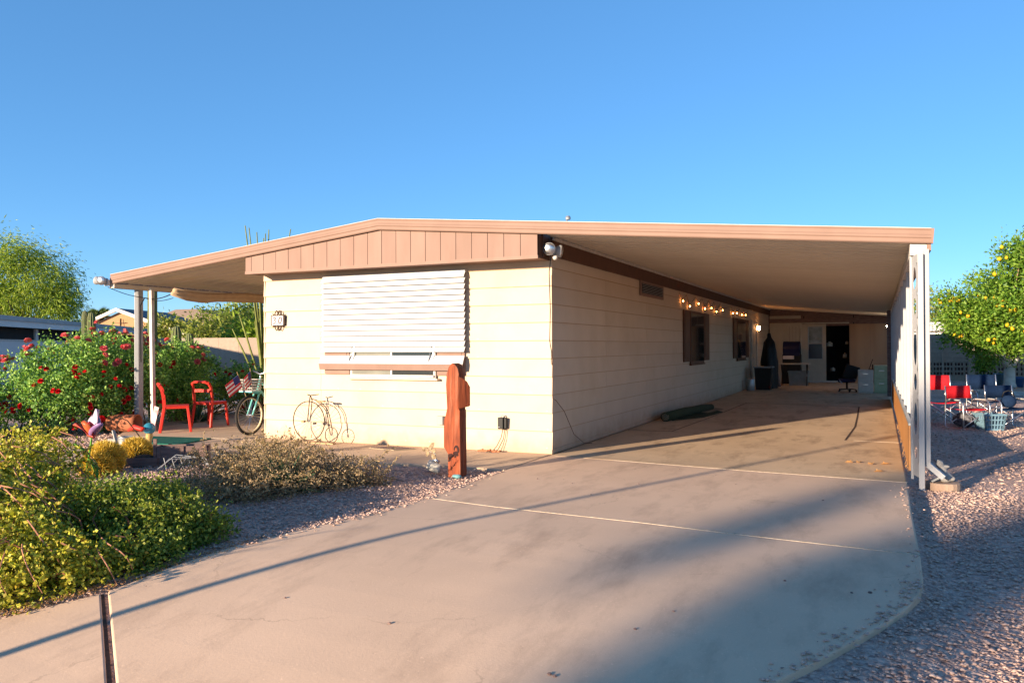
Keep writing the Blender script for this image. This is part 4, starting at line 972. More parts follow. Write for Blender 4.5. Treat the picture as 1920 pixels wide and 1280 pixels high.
MB().prism([(-.30,0),(.30,0),(.34,.48),(-.34,.48)], (0,-.2,0), (1,0,0), (0,0,1), (0,.42,0)).build('body', M['tub'], tu); MB().box(-.36,.36,-.22,.24,.48,.53).build('lid', M['tub'], tu)
bc = thing('covered_grill', 'navy and black covered grill standing behind the folding table', 'grill', (1.0,21.9,0))
MB().box(-.32,.32,-.25,.25,.0,1.1).build('cabinet', M['black'], bc); MB().lathe([(.30,-.3),(.3,.3),(.001,.3)], (0,0,1.3), 18, 'x').box(-.3,.3,-.28,.2,1.05,1.4).build('hood', M['navy'], bc, bevel=.02)
MB().box(-.30,.1,-.285,-.281,.93,1.06).build('label', M['label'], bc)
def cabinet(label, loc, w, h, m, n):
    t = thing('filing_cabinet', label, 'filing cabinet', loc)
    MB().box(-w/2,w/2,0,.55,0,h).build('case', m, t, bevel=.006)
    for i in range(n):
        z0, z1 = .04+i*(h-.06)/n, .03+(i+1)*(h-.06)/n
        d_ = MB().box(-w/2+.015,w/2-.015,-.014,-.001,z0,z1).build('drawer', m, t, bevel=.004)
        MB().box(-.07,.07,-.03,-.015,(z0+z1)/2+.05,(z0+z1)/2+.075).build('handle', M['steel'], d_)
cabinet('pale grey two drawer filing cabinet, the lower one', (3.62,16.25,0), .42, .70, M['cab_w'], 2)
cabinet('pale green two drawer filing cabinet, the taller one', (4.06,16.4,0), .42, .83, M['cab_g'], 2)
sw = thing('hand_saw', 'dark bracket tool standing on the pale filing cabinet', 'tool', (3.76,16.5,.70))
MB().bar((-.05,0,0),(.06,0,.32),.03,.02).bar((.06,0,.0),(.05,0,.16),.03,.02).bar((-.06,0,.01),(.1,0,.01),.03,.02).build('frame', M['iron'], sw)
oc = thing('office_chair', 'dark blue office chair tipped beside the filing cabinets', 'chair', (3.08,16.9,0))
MB().box(-.25,.25,-.22,.25,.30,.40).build('seat', M['navy'], oc, bevel=.03); MB().bar((.05,.25,.38),(.18,.32,.80),.42,.06,(0,1,0)).build('backrest', M['black'], oc, bevel=.02)
MB().tube([(0,0,.08),(0,0,.3)], .03, 8).build('column', M['iron'], oc)
for k in range(5):
    a = 2*PI*k/5; l = MB().bar((0,0,.09),(.27*math.cos(a),.27*math.sin(a),.07),.04,.03).build('base_leg', M['black'], oc); MB().ball((.27*math.cos(a),.27*math.sin(a),.03),.03).build('caster', M['black'], l)
MB().bar((-.2,-.24,.36),(-.12,-.24,.27),.04,.02).build('paper_tag', M['label'], oc)

# shed across the end of the carport
sd = thing('storage_shed', 'plank shed with part glazed door and dark doorway closing the carport end', 'shed', (0,23.3,0))
for i in range(5): MB().box(.03+i*.235,.262+i*.235,0,.03,0,2.62).build('wall_panel', M['shed'], sd)
fd = MB().box(.68,1.16,-.03,-.001,.05,2.27).build('closet_door', M['shed'], sd, bevel=.004)
MB().ball((1.1,-.05,1.0),.03).build('knob', M['steel'], fd)
for x in (.78,.9,1.02): MB().box(x,x+.008,-.034,-.031,.1,2.2).build('groove', M['darkwood'], fd)
dr = MB().box(1.235,2.13,-.04,.0,.07,.90).box(1.235,1.46,-.04,0,.90,2.19).box(2.01,2.13,-.04,0,.90,2.19).box(1.235,2.13,-.04,0,2.19,2.27).build('glazed_door', M['shed'], sd)
MB().box(1.46,1.49,-.05,-.03,.90,2.19).box(1.98,2.01,-.05,-.03,.90,2.19).box(1.49,1.98,-.05,-.03,2.16,2.19).box(1.49,1.98,-.05,-.03,.90,.93).box(1.49,1.98,-.05,-.03,1.5,1.53).build('window_frame', M['white'], dr)
MB().box(1.49,1.98,-.025,-.02,1.53,2.16).build('pane', mat('milky pane', (.30,.33,.33), (.10,.12,.12), scale=2.5, rough=.15), dr); MB().box(1.49,1.98,-.025,-.02,.93,1.5).build('pane', mat('dark pane', (.02,.025,.05), rough=.1), dr)
MB().box(1.19,1.235,-.05,.03,0,2.33).box(1.235,2.96,-.05,.03,2.29,2.33).box(1.235,2.96,-.05,.0,.02,.07).build('door_frame', M['shedtrim'], sd)
for (a, b_) in ((2.965,3.7),(3.705,4.44)): MB().box(a,b_,-.01,.02,0,2.26).build('plywood_sheet', M['ply'], sd)
MB().box(.0,4.44,-.03,.03,2.335,2.50).build('header', M['darkwood'], sd)
MB().box(-.1,4.6,.035,.06,2.2,3.1).box(-.1,1.25,.035,.06,0,2.2).box(2.96,4.6,.035,.06,0,2.2).build('back_panel', M['darkwood'], sd)
MB().box(2.0,3.1,1.8,1.83,0,2.6).box(1.3,1.33,.0,1.8,0,2.6).box(3.1,3.13,.03,1.8,0,2.6).box(1.3,3.1,0,1.8,2.34,2.37).build('inner_wall', M['darkgap'], sd)
for (x, z, w, h, lab) in ((2.22,1.5,.22,.2,'white box on a shelf inside the dark doorway, upper left'), (2.85,1.55,.12,.12,'cream jug on a shelf inside the dark doorway, right'), (2.78,1.05,.16,.2,'pale bottle inside the dark doorway below the jug'), (2.34,.5,.16,.16,'white can low inside the dark doorway')):
    t = thing('stored_item', lab, 'container', (x, 24.0, z)); MB().lathe([(.001,-h/2),(w/2,-h/2),(w/2,h*.2),(w*.2,h*.35),(w*.2,h/2),(.001,h/2)], (0,0,0), 12).build('body', M['shedtrim'], t, True); MB().box(-w*.8,w*.8,-.08,.08,-h/2-.03,-h/2).build('shelf_bracket', M['iron'], t)
dl = thing('drop_lamp', 'clear bulb lamp hanging at the far right carport corner', 'lamp', (4.28,20.5,2.1)); MB().tube([(0,0,.3),(0,0,.1)], .01, 5).build('cord', M['white_w'], dl); MB().lathe([(.001,-.06),(.04,-.04),(.05,0),(.03,.05),(.02,.1)], (0,0,0), 12).build('bulb', M['bulb_w'], dl, True)

# ------------------------------------------------------------------ right yard
def director_chair(m, label, loc, rz, sz=1.0):
    t = thing('folding_chair', label, 'chair', loc, rz, 'aluminium folding chairs on the gravel')        # faces local -y
    t.scale = (1, 1, sz)
    for s in (-1, 1):
        x = s*.28
        pts = [(x,-.22,.04),(x,-.22,.5),(x,-.20,.58),(x,-.15,.62),(x,0,.63),(x,.15,.63),(x,.2,.60),(x,.22,.52),(x,.23,.06),(x,.2,.02),(x,.1,.012),(x,-.12,.012),(x,-.19,.015)]
        MB().tube(pts, .0125, 8, close=True).build('side_frame', M['steel'], t, True)
        MB().box(x-.02,x+.02,-.12,.12,.643,.66).build('armrest', M['white_w'], t, bevel=.006)
        MB().tube([(x,.2,.58),(x*.97,.24,.95)], .011, 8).build('back_post', M['steel'], t, True)
    for y in (-.2, .2):
        MB().tube([(-.27,y,.05),(.27,y,.44)], .0105, 8).build('cross_brace', M['steel'], t, True); MB().tube([(.27,y+.025,.05),(-.27,y+.025,.44)], .0105, 8).build('cross_brace', M['steel'], t, True)
    v = []; f_ = []
    for i in range(9):
        u = -1+i/4; v += [(u*.27,-.21,.45-.03*(1-u*u)), (u*.27,.21,.44-.03*(1-u*u))]
    for i in range(8): f_.append((i*2, i*2+2, i*2+3, i*2+1))
    q = MB().add(v, f_).build('seat_canvas', m, t, True); q.modifiers.new('t', 'SOLIDIFY').thickness = .006
    v = []; f_ = []
    for i in range(9):
        u = -1+i/4; v += [(u*.285,.215+.035*(1-u*u),.66), (u*.28,.245+.035*(1-u*u),.94)]
    for i in range(8): f_.append((i*2, i*2+2, i*2+3, i*2+1))
    q = MB().add(v, f_).build('back_canvas', m, t, True); q.modifiers.new('t', 'SOLIDIFY').thickness = .006
    return t
fa = math.atan2(.58, .78)
director_chair(M['redcloth'], 'red folding chair half hidden behind the white downspout', (5.05,7.5,-.095), fa-.35)
director_chair(M['redcloth'], 'red folding chair in full view beside the laundry basket', (5.46,6.85,-.095), fa, .82)
director_chair(M['bluecloth'], 'navy folding chair behind the laundry basket, left of the other navy one', (5.9,8.05,-.095), fa-.3)
director_chair(M['bluecloth'], 'rightmost navy folding chair on the gravel', (6.14,7.3,-.095), fa-.1, .82)
lb = thing('laundry_basket', 'blue grey plastic laundry basket between the folding chairs', 'basket', (5.80,6.78,-.095), .4)
for s in (-1, 1):
    for ax in (0, 1):
        for k in range(7):
            u = -.15+k*.05; p = (u, s*.15) if ax == 0 else (s*.15, u); q = (u*1.2, s*.18) if ax == 0 else (s*.18, u*1.2)
            MB().bar((p[0],p[1],.02),(q[0],q[1],.27),.03 if k in (0,6) else .016,.03 if k in (0,6) else .016).build('stave', M['basket'], lb)
b = MB().box(-.16,.16,-.16,.16,0,.03)
for z, w in ((.10,.165),(.19,.176)): b.tube([(-w,-w,z),(w,-w,z),(w,w,z),(-w,w,z)], .012, 5, close=True)
b.tube([(-.19,-.19,.28),(.19,-.19,.28),(.19,.19,.28),(-.19,.19,.28)], .018, 6, close=True); b.build('rim', M['basket'], lb)
bg = thing('tote_bag', 'black patterned bag under the red folding chair', 'bag', (5.42,7.05,-.095)); MB().ball((0,0,.14),.16,(1.2,.8,.9)).build('body', mat('patterned cloth', (.02,.02,.03), (.16,.16,.18), scale=26, rough=.8), bg, True)
hb = thing('shoulder_bag', 'dark bag hanging on the rightmost navy chair', 'bag', (6.14,7.15,.30)); MB().ball((0,0,.1),.13,(1,.6,.9)).build('body', M['bluecloth'], hb, True); MB().tube([(-.1,0,.18),(-.07,0,.27),(.0,0,.3),(.07,0,.27),(.1,0,.18)], .01, 6).build('strap', M['black'], hb, True)
ss = thing('stone_slab', 'flat round sandstone slab at the foot of the front carport post', 'stone', (4.60,-.32,-.10))
b = MB(); pts = [(.17*math.cos(a)*(1+.06*math.sin(3*a)), .15*math.sin(a)) for a in [2*PI*k/18 for k in range(18)]]; b.prism(pts, (0,0,0), (1,0,0), (0,1,0), (0,0,.09)).build('slab', M['sand'], ss, bevel=.015)
an = thing('animal_statue', 'small grey stone animal statue sitting on the sandstone slab', 'statue', (4.60,-.32,-.01))
b = MB(); b.ball((.02,0,.05),.062,(1.15,.8,.9),14,10); b.ball((-.005,0,.11),.05,(.95,.8,1.25),14,10); b.ball((-.03,0,.185),.042,(.95,.85,1.05),14,10); b.ball((.03,-.0,.165),.022,(1.7,.7,.7),12,8); b.ball((.075,0,.04),.032,(1.3,.9,.9),12,8); b.ball((-.05,0,.22),.016,(.8,.8,1.3),10,8); b.tube([(.01,-.03,.11),(.05,-.03,.03)], .02, 8)
o = b.build('body', M['stone'], an, True); q = o.modifiers.new('re', 'REMESH'); q.mode = 'VOXEL'; q.voxel_size = .007; q.use_smooth_shade = True
tag(MB().bar((4.50,-.38,.0),(4.58,-.41,.055),.07,.02).build('slate_piece', M['grey'], None), 'dark slate piece leaning under the downspout', 'slate')
def blockwall():
    w = thing('block_wall', 'tan concrete block garden wall with pierced lower courses behind the lemon tree', 'wall', (4.5,29.0,-.09))
    me = shared('block', MB().box(.005,.395,-.0,.15,.005,.195), M['block']); W = 42
    sc_ = MB().box(.005,.395,0,.15,.005,.04).box(.005,.395,0,.15,.16,.195)
    for x in (.005,.115,.245,.36): sc_.box(x,x+.035,0,.15,.04,.16)
    me2 = shared('pierced_block', sc_, M['block'])
    for r in range(10):
        n = 0
        for i in range(W):
            x = i*.4+(.2 if r % 2 else 0)
            if x > 13.6: break
            if r in (1, 2, 3): put('pierced_block', me2, w, loc=(i*.4, R.uniform(-.002,.002), r*.2))
            else: put('block', me, w, loc=(x, R.uniform(-.003,.003), r*.2))
    MB().box(0,14,.16,.19,.1,.9).build('backing', M['darkwood'], w)  # dark sheet added behind the pierced courses so their holes look shaded
    MB().box(0,14,.02,.13,0,.2).box(0,14,.02,.13,.8,1.99).build('mortar_core', M['mortar'], w)
    for x in (1.95, 2.95, 6, 9): MB().box(x,x+.24 if x != 1.95 else x+.08,-.05,.2,0,2.06).build('pilaster', M['block'], w)
blockwall()
kb = thing('kerb_ring', 'low white concrete edging in front of the lemon tree', 'edging', (8.3,20.2,-.09))
for k in range(9): a = math.radians(195+k*17); MB().bar((2.2*math.cos(a),2.2*math.sin(a),.06),(2.2*math.cos(a+.27),2.2*math.sin(a+.27),.06),.14,.12).build('edging_block', M['white_w'], kb)
for x, y, s, m, lab in ((8.25,25.6,.26,'potteal','pale blue plant pot by the lemon tree trunk'), (8.55,23.9,.22,'potblue','dark blue plant pot right of the lemon tree trunk'), (7.85,27.4,.2,'potteal','plant pot of the small weeping shrub by the block wall')):
    t = thing('plant_pot', lab, 'pot', (x, y, -.09)); MB().lathe([(.001,0),(s*.75,0),(s,s*1.5),(s*1.08,s*1.5),(s*1.08,s*1.65),(s*.9,s*1.65),(s*.85,s*1.3),(.001,s*1.3)], (0,0,0), 18).build('body', M[m], t, True)

# ------------------------------------------------------------------ plants
def tree(name, label, loc, blobs, ncl, per, rad, lsize, m, bark, seed, trunk, aspect=.5, droop=0., outw=.5, group=None, cat='tree', limbs=8, shell=.5):
    t = thing(name, label, cat, loc, 0, group); g = np.random.default_rng(seed)
    P, O, cc = clumps(g, blobs, ncl, per, rad, shell)
    c = leaves('crown', P, lsize, m, t, g, aspect=aspect, out=O, outw=outw, droop=droop); c['kind'] = 'stuff'
    b = MB()
    if trunk:
        top = trunk[-1][0]
        b.tube([q[0] for q in trunk], [q[1] for q in trunk], 9)
        for k in range(limbs):
            e = cc[g.integers(len(cc))]; mid = [(top[i]*.5+e[i]*.5)+g.normal(0, .12) for i in range(3)]
            b.tube([top, mid, tuple(e)], [trunk[-1][1]*.6, trunk[-1][1]*.35, .012], 6)
        b.build('trunk', bark, t, True)
    return t, P, g

# foreground shrubs
def shrub(name, label, blobs, n_cl, per, rad, ls, m, seed, stems, stemmat, aspect=.75, sr=.004, up=.25, droop=0., cat='shrub', shoots=0, shlen=1.0, drape=0):
    loc = (blobs[0][0], blobs[0][1], gz(blobs[0][1])-.035); t = thing(name, label, cat, loc)
    L = [(b[0]-loc[0], b[1]-loc[1], b[2]-loc[2], *b[3:]) for b in blobs]; g = np.random.default_rng(seed)
    P, O, cc = clumps(g, L, n_cl, per, rad, .62)
    k = P[:, 2] > np.array([gz(y+loc[1])-.03-loc[2] for y in P[:, 1]]); P, O = P[k], O[k]
    O[:, 2] += up
    c = leaves('foliage', P, ls, m, t, g, aspect=aspect, out=O, outw=.35, fold=.1, droop=droop); c['kind'] = 'stuff'
    b = MB()
    for i in range(stems):
        q = L[g.integers(len(L))]; e = cc[g.integers(len(cc))]; s0 = (q[0]+g.normal(0,.12), q[1]+g.normal(0,.12), .0)
        mid = ((s0[0]+e[0])/2+g.normal(0,.04), (s0[1]+e[1])/2+g.normal(0,.04), max(e[2]*.75, .08)); b.tube([s0, mid, tuple(e*1.02)], [sr*2, sr*1.4, sr*.7], 5)
    SP = []; SO = []
    for i in range(shoots):
        q = L[g.choice(len(L), p=np.array([z[6] for z in L])/sum(z[6] for z in L))]; d = g.normal(size=3); d[2] = abs(d[2])*.8+.15; d /= np.linalg.norm(d)
        p0 = np.array(q[:3])+d*np.array(q[3:6])*.8; ln = g.uniform(.12, .34)*shlen; bend = g.normal(0, .25, 3)
        pts = [p0+d*ln*u+bend*ln*u*u+np.array([0, 0, -.35*ln*u*u]) for u in (0, .33, .66, 1)]
        b.tube([tuple(p) for p in pts], [sr*1.3, sr*1.1, sr*.8, sr*.4], 5)
        for u in np.linspace(.1, 1, int(12*shlen)+5):
            p = p0+d*ln*u+bend*ln*u*u+np.array([0, 0, -.35*ln*u*u])
            for _ in range(2): SP.append(p); SO.append(g.normal(size=3)+d*.6)
    if SP: leaves('shoot_leaves', np.array(SP), ls*1.15, m, t, g, aspect=aspect, out=np.array(SO), outw=.7, fold=.1)['kind'] = 'stuff'
    b.build('stems', stemmat, t)
    if drape:
        b = MB()
        for i in range(drape):
            q = L[g.choice(len(L), p=np.array([z[6] for z in L])/sum(z[6] for z in L))]; az = g.uniform(0, 2*PI); a0 = g.uniform(.1, .7); pts = []
            for u in range(7):
                th = a0+u*.2; k_ = 1.10+.05*math.sin(u*1.3+i); pts.append((q[0]+q[3]*k_*math.sin(th)*math.cos(az+.06*u), q[1]+q[4]*k_*math.sin(th)*math.sin(az+.06*u), max(q[2]+q[5]*k_*math.cos(th), -.1)))
            b.tube(pts, [.005,.0055,.005,.0045,.004,.003,.002], 5)
        b.build('hanging_stems', M['stem_pink'], t)
    return t, P, L, g
shrub('succulent_shrub', 'yellow green succulent shrub with reddish stems in the left foreground',
      [(-3.0,-5.6,.22,.6,.6,.40,2.4),(-2.5,-5.65,.16,.45,.5,.32,1.8),(-2.0,-6.2,.10,.6,.5,.34,2.2),(-1.5,-6.35,.04,.48,.42,.30,1.7),(-1.15,-6.45,-.06,.42,.36,.24,1.1),(-2.6,-6.4,.2,.6,.6,.4,2),(-1.85,-5.75,.02,.45,.4,.27,1.3),(-1.6,-6.9,-.1,.5,.35,.25,.9),(-3.3,-5.0,.25,.6,.5,.42,1.4),(-.95,-6.1,-.06,.35,.3,.2,.7)],
      2100, 36, .045, .029, M['lf_shrub'], 21, 260, M['stem_red'], sr=.0045, shoots=170, drape=110)
shrub('leafy_shrub', 'deep green low shrub spilling onto the driveway edge',
      [(-1.5,-5.5,.1,.42,.40,.30,1.9),(-1.12,-5.45,.05,.40,.36,.28,1.6),(-.95,-5.25,-.03,.30,.28,.19,.9),(-1.5,-5.1,.07,.40,.34,.24,1.4),(-.87,-5.8,-.06,.34,.30,.2,.9)],
      1250, 36, .045, .027, M['lf_shrub2'], 22, 80, M['stem_red'], shoots=45, shlen=.7)
shrub('dry_shrub', 'dry tan shrub sprawling over the gravel before the front walk',
      [(-1.55,-3.65,.08,.55,.5,.26,2),(-1.95,-3.2,.13,.65,.55,.32,2.4),(-1.25,-3.0,.06,.5,.42,.24,1.6),(-2.4,-2.85,.12,.5,.45,.3,1.4),(-1.75,-4.05,.05,.45,.3,.2,1),(-2.35,-3.6,.1,.5,.4,.26,1.2),(-.98,-2.75,.0,.25,.25,.16,.4)],
      950, 26, .06, .030, M['lf_dry'], 23, 420, M['twig'], aspect=.38, sr=.0028, up=.15, shoots=120)
yu = thing('young_yucca', 'small blue green rosette growing in the middle of the dry shrub', 'plant', (-1.45,-3.55,.05)); g = np.random.default_rng(5)
d = unit(g.normal(size=(70,3))+np.array([0,0,1.0])); leaves('leaf_rosette', d*.03, .30, M['lf_agave'], yu, g, aspect=.09, fold=.02, out=d, outw=.95)

def bloom_mesh(m, s):
    b = MB()
    for ring_, (n, r, zt, w) in enumerate(((5, .32, .8, .3), (6, .62, .68, .42), (7, .85, .42, .5), (5, .95, .1, .5))):
        for k in range(n):
            a = 2*PI*k/n+ring_*.5; c, q = math.cos(a), math.sin(a)
            p0 = (c*.15*s, q*.15*s, 0); p1 = (c*r*.8*s-q*w*s, q*r*.8*s+c*w*s, zt*s*.8); p2 = (c*r*s, q*r*s, zt*s); p3 = (c*r*.8*s+q*w*s, q*r*.8*s-c*w*s, zt*s*.8)
            b.add([p0, p1, p2, p3], [(0,1,2),(0,2,3)])
    return shared('rose_bloom', b, m)
BR, BP = bloom_mesh(M['rose_r'], .05), bloom_mesh(M['rose_p'], .066)
def rose(label, blobs, n_cl, nred, npink, seed, pz=1.35):
    t, P, L, g = shrub('rose_bush', label, blobs, n_cl, 34, .085, .052, M['lf_rose'], seed, 70, M['twig'], aspect=.6, sr=.006, cat='rose bush', shoots=45, shlen=1.4)
    n = 0; todo = nred+npink; k = 0; camv = Vector((4-t.location.x, -9.9-t.location.y, 1.4)).normalized()
    while n < todo and k < 6000:
        k += 1; q = L[g.choice(len(L), p=np.array([b[6] for b in L])/sum(b[6] for b in L))]; d = Vector(g.normal(size=3)).normalized()
        if d.dot(camv) < .1 and d.z < .55: continue
        p = Vector((q[0]+d.x*q[3]*1.04, q[1]+d.y*q[4]*1.04, q[2]+d.z*q[5]*1.05))
        if any(((p.x-b[0])/b[3])**2+((p.y-b[1])/b[4])**2+((p.z-b[2])/b[5])**2 < .93 for b in L): continue
        pink = p.z > pz and npink > 0
        if p.z < .12 or (not pink and nred <= 0): continue
        if pink: npink -= 1
        else: nred -= 1
        for _c in range(int(g.integers(1, 4))):
            pc = p+Vector(g.normal(size=3))*(.0 if _c == 0 else .07); oc_ = put('rose_bloom', BP if pink else BR, t, loc=pc); oc_.rotation_euler = Vector((d.x+g.normal(0,.3), d.y+g.normal(0,.3), d.z+.4)).to_track_quat('Z', 'Y').to_euler(); s = g.uniform(.7,1.2); oc_.scale = (s,s,s)
        o = put('rose_bloom', BP if pink else BR, t, loc=p); o.rotation_euler = Vector((d.x, d.y, d.z+.5)).to_track_quat('Z', 'Y').to_euler(); s = g.uniform(.7, 1.2); o.scale = (s, s, s); n += 1
rose('large rose bush with pink and red blooms beside the patio posts',
     [(-8.95,.25,1.0,.75,.75,.78,3),(-9.05,-.45,.95,.75,.7,.72,2.6),(-8.75,-.9,.55,.7,.6,.55,1.8),(-8.45,-.1,.55,.45,.6,.55,1.2),(-9.5,-1.0,.75,.6,.6,.55,1.4),(-9.2,1.0,1.0,.7,.6,.75,1.6),(-8.5,.6,.7,.4,.5,.6,.8)], 1100, 34, 40, 31, 1.18)
rose('lower red rose bush at the left edge below the grey building',
     [(-9.9,-1.75,.45,.7,.5,.5,2),(-10.8,-1.7,.5,.8,.6,.5,2),(-9.3,-1.9,.3,.6,.4,.33,1.3),(-11.7,-1.6,.6,.8,.6,.5,1.6),(-10.2,-2.3,.25,.6,.4,.28,1)], 700, 52, 0, 32, 9)
rose('rose bush with coral blooms behind the red chairs', [(-9.3,2.3,.9,.6,.6,.62,2),(-9.0,2.0,.5,.6,.5,.5,1.5),(-9.7,2.8,.95,.6,.6,.6,1.4)], 480, 9, 9, 33, 1.1)
rose('sparse dark rose bush near the bicycle and the block wall', [(-9.0,3.9,.55,.7,.6,.5,2),(-8.2,4.2,.45,.6,.5,.42,1.4),(-9.6,3.4,.6,.5,.5,.5,1)], 300, 10, 0, 34, 9)
gr_ = thing('agave', 'low spiky plant at the patio edge behind the red chairs', 'plant', (-8.05,1.6,0)); g = np.random.default_rng(8); d = unit(g.normal(size=(60,3))+np.array([0,0,.7])); leaves('leaf_rosette', d*.04, .36, M['lf_agave'], gr_, g, aspect=.1, out=d, outw=.9)

def column_cactus(label, loc, stems):
    t = thing('column_cactus', label, 'cactus', loc, 0, 'column cacti')
    for (dx, dy, r, h) in stems:
        vs = []; fs = []; n = 22; prof = [(r*.9, 0), (r, .3), (r, h-.25), (r*.92, h-.12), (r*.65, h-.03), (.01, h)]
        for q, z in prof:
            for k in range(n): a = 2*PI*k/n; w = q*(1+(.10 if k % 2 else -.10)); vs.append((dx+w*math.cos(a), dy+w*math.sin(a), z))
        for i in range(len(prof)-1):
            for k in range(n): fs.append((i*n+k, i*n+(k+1) % n, (i+1)*n+(k+1) % n, (i+1)*n+k))
        MB().add(vs, fs).build('stem', M['cactus'], t)
column_cactus('twin stemmed column cactus in front of the grey building', (-13.2,3.05,-.03), [(0,0,.07,2.38),(.13,.07,.085,2.34)])
column_cactus('tall column cactus reaching the patio roof behind the posts', (-10.1,2.3,-.03), [(0,0,.09,3.1)])
column_cactus('short column cactus, left one before the tan neighbour house', (-11.25,3.98,-.03), [(0,0,.11,2.0)])
column_cactus('shortest column cactus, right one before the tan neighbour house', (-11.0,4.15,-.03), [(0,0,.09,1.84)])
ot = thing('ocotillo', 'tall fan of thin green stems beside the house corner', 'shrub', (-9.7,5.3,-.03)); g = np.random.default_rng(9)
for k in range(24):
    a = g.uniform(0, 2*PI); sp_ = g.uniform(.15, .9); h = g.uniform(1.8, 3.4) if k > 8 else g.uniform(4.05, 4.35); b = MB()
    pts = [(.08*math.cos(a), .08*math.sin(a), 0)]+[(sp_*math.cos(a)*(q**1.2), sp_*math.sin(a)*(q**1.2), h*q) for q in (.25,.5,.75,1)]
    b.tube(pts, [.03,.028,.025,.022,.012], 6); b.build('stem', M['lf_stem'], ot, True)

# lemon tree
rv = np.array([.908,.419])
def bl(s, dz, rx, rz, w, dep=0): return (rv[0]*s-.419*dep, rv[1]*s+.908*dep, dz, rx, rx, rz, w)
lt, P, g = tree('lemon_tree', 'lemon tree with yellow fruit and whitewashed trunk in the right yard', (8.25,23.56,-.09),
     [bl(.9,3.2,2.2,1.9,5),bl(-.6,2.7,1.5,1.35,3),bl(-1.5,2.3,.85,.95,1.4),bl(2.2,4.3,1.7,1.6,3),bl(.9,4.6,1.1,1.0,1.5),bl(-.6,1.6,1.0,.6,1),bl(.8,1.9,1.4,.8,1.4,-.9),bl(-2.15,3.15,.3,.2,.18)],
     1150, 46, .2, .125, M['lf_citrus'], M['bark_l'], 41, [((0,0,1.15),.13),((-.1,0,1.6),.10)], aspect=.5, limbs=16)
b = MB(); b.tube([(0,0,0),(0,0,.15),(.0,0,.75)], [.24,.19,.17], 12); b.tube([(0,0,.65),(-.22,-.1,1.1),(-.48,-.2,1.5)], [.15,.12,.10], 9); b.tube([(0,0,.65),(.2,.1,1.05),(.32,.14,1.35)], [.16,.13,.12], 9); b.build('limewashed_trunk', M['bark_w'], lt, True)
b = MB(); b.tube([(-.46,-.19,1.47),(-.75,-.33,1.95),(-.9,-.4,2.6)], [.10,.085,.05], 8); b.tube([(.31,.135,1.33),(.42,.2,1.75),(.6,.28,2.6)], [.12,.10,.05], 8); b.build('limb', M['bark_l'], lt, True)
lm = shared('lemon', MB().lathe([(.001,-.065),(.03,-.05),(.052,-.02),(.054,.02),(.035,.05),(.012,.066),(.001,.07)], (0,0,0), 10), M['lemon'])
camd = np.array([4-8.25, -9.9-23.56, 0]); camd /= np.linalg.norm(camd); idx = np.argsort(-(P @ camd)+g.uniform(-.9,.9,len(P)))[:9000]
cen = g.choice(idx, 34, replace=False); pick = []
for i in cen:
    dd = np.linalg.norm(P[idx]-P[i], axis=1); pick += list(idx[np.argsort(dd)[:60]][g.choice(60, g.integers(1, 5), replace=False)])
for i in pick:
    o = put('lemon', lm, lt, loc=tuple(P[i]+camd*.12)); s = g.uniform(.8,1.25); o.scale = (s,s,s); o.rotation_euler = (g.uniform(-.5,.5), g.uniform(-.5,.5), 0)
ws = tree('potted_shrub', 'small weeping shrub in a pot before the block wall', (7.85,27.4,.2), [(0,0,.55,.28,.28,.45,1)], 60, 20, .1, .12, M['lf_citrus'], M['bark'], 42, [((0,0,0),.03),((0,0,.5),.02)], droop=.5, cat='shrub')

# background left
tree('mesquite_tree', 'feathery yellow green tree rising behind the grey building', (-30.2,12.8,-.09),
     [(-.2,0,4.4,2.6,2.2,2.0,4),(-1.9,-.4,3.6,1.8,1.6,1.9,2.5),(1.3,.5,3.9,1.1,1.1,1.3,1.5),(-.3,0,5.6,1.5,1.4,.9,1.4),(1.8,.8,3.2,.6,.6,1.0,.7),(-3.0,-1,4.6,1.6,1.5,1.6,1.6)],
     640, 50, .27, .2, M['lf_mesq'], M['bark'], 51, [((0,0,0),.28),((.2,.1,1.5),.22),((.1,0,2.6),.18)], aspect=.17, droop=.8, limbs=14, shell=.5)
pt = thing('palm_tree', 'small fan palm above the tan neighbour house', 'tree', (-49.4,31.5,-.09)); g = np.random.default_rng(6)
MB().tube([(0,0,0),(0,0,3.7)], [.3,.25], 9).build('trunk', M['bark'], pt, True)
for k in range(30):
    d = Vector((g.normal(), g.normal(), g.uniform(-.3, 1.4))).normalized(); c0 = Vector((0,0,3.8))+d*.45; s_ = d.cross(Vector((0,0,1))).normalized(); b = MB(); b.tube([(0,0,3.7), c0], .03, 4); n_ = s_.cross(d)
    for j in range(-5, 6):
        e = (d*math.cos(j*.2)+s_*math.sin(j*.2)).normalized(); q = e.cross(n_).normalized()*.04; b.add([c0, c0+e*.35+q, c0+e*.75-Vector((0,0,.12)), c0+e*.35-q], [(0,1,2),(0,2,3)])
    b.build('frond', M['lf_palm'], pt)
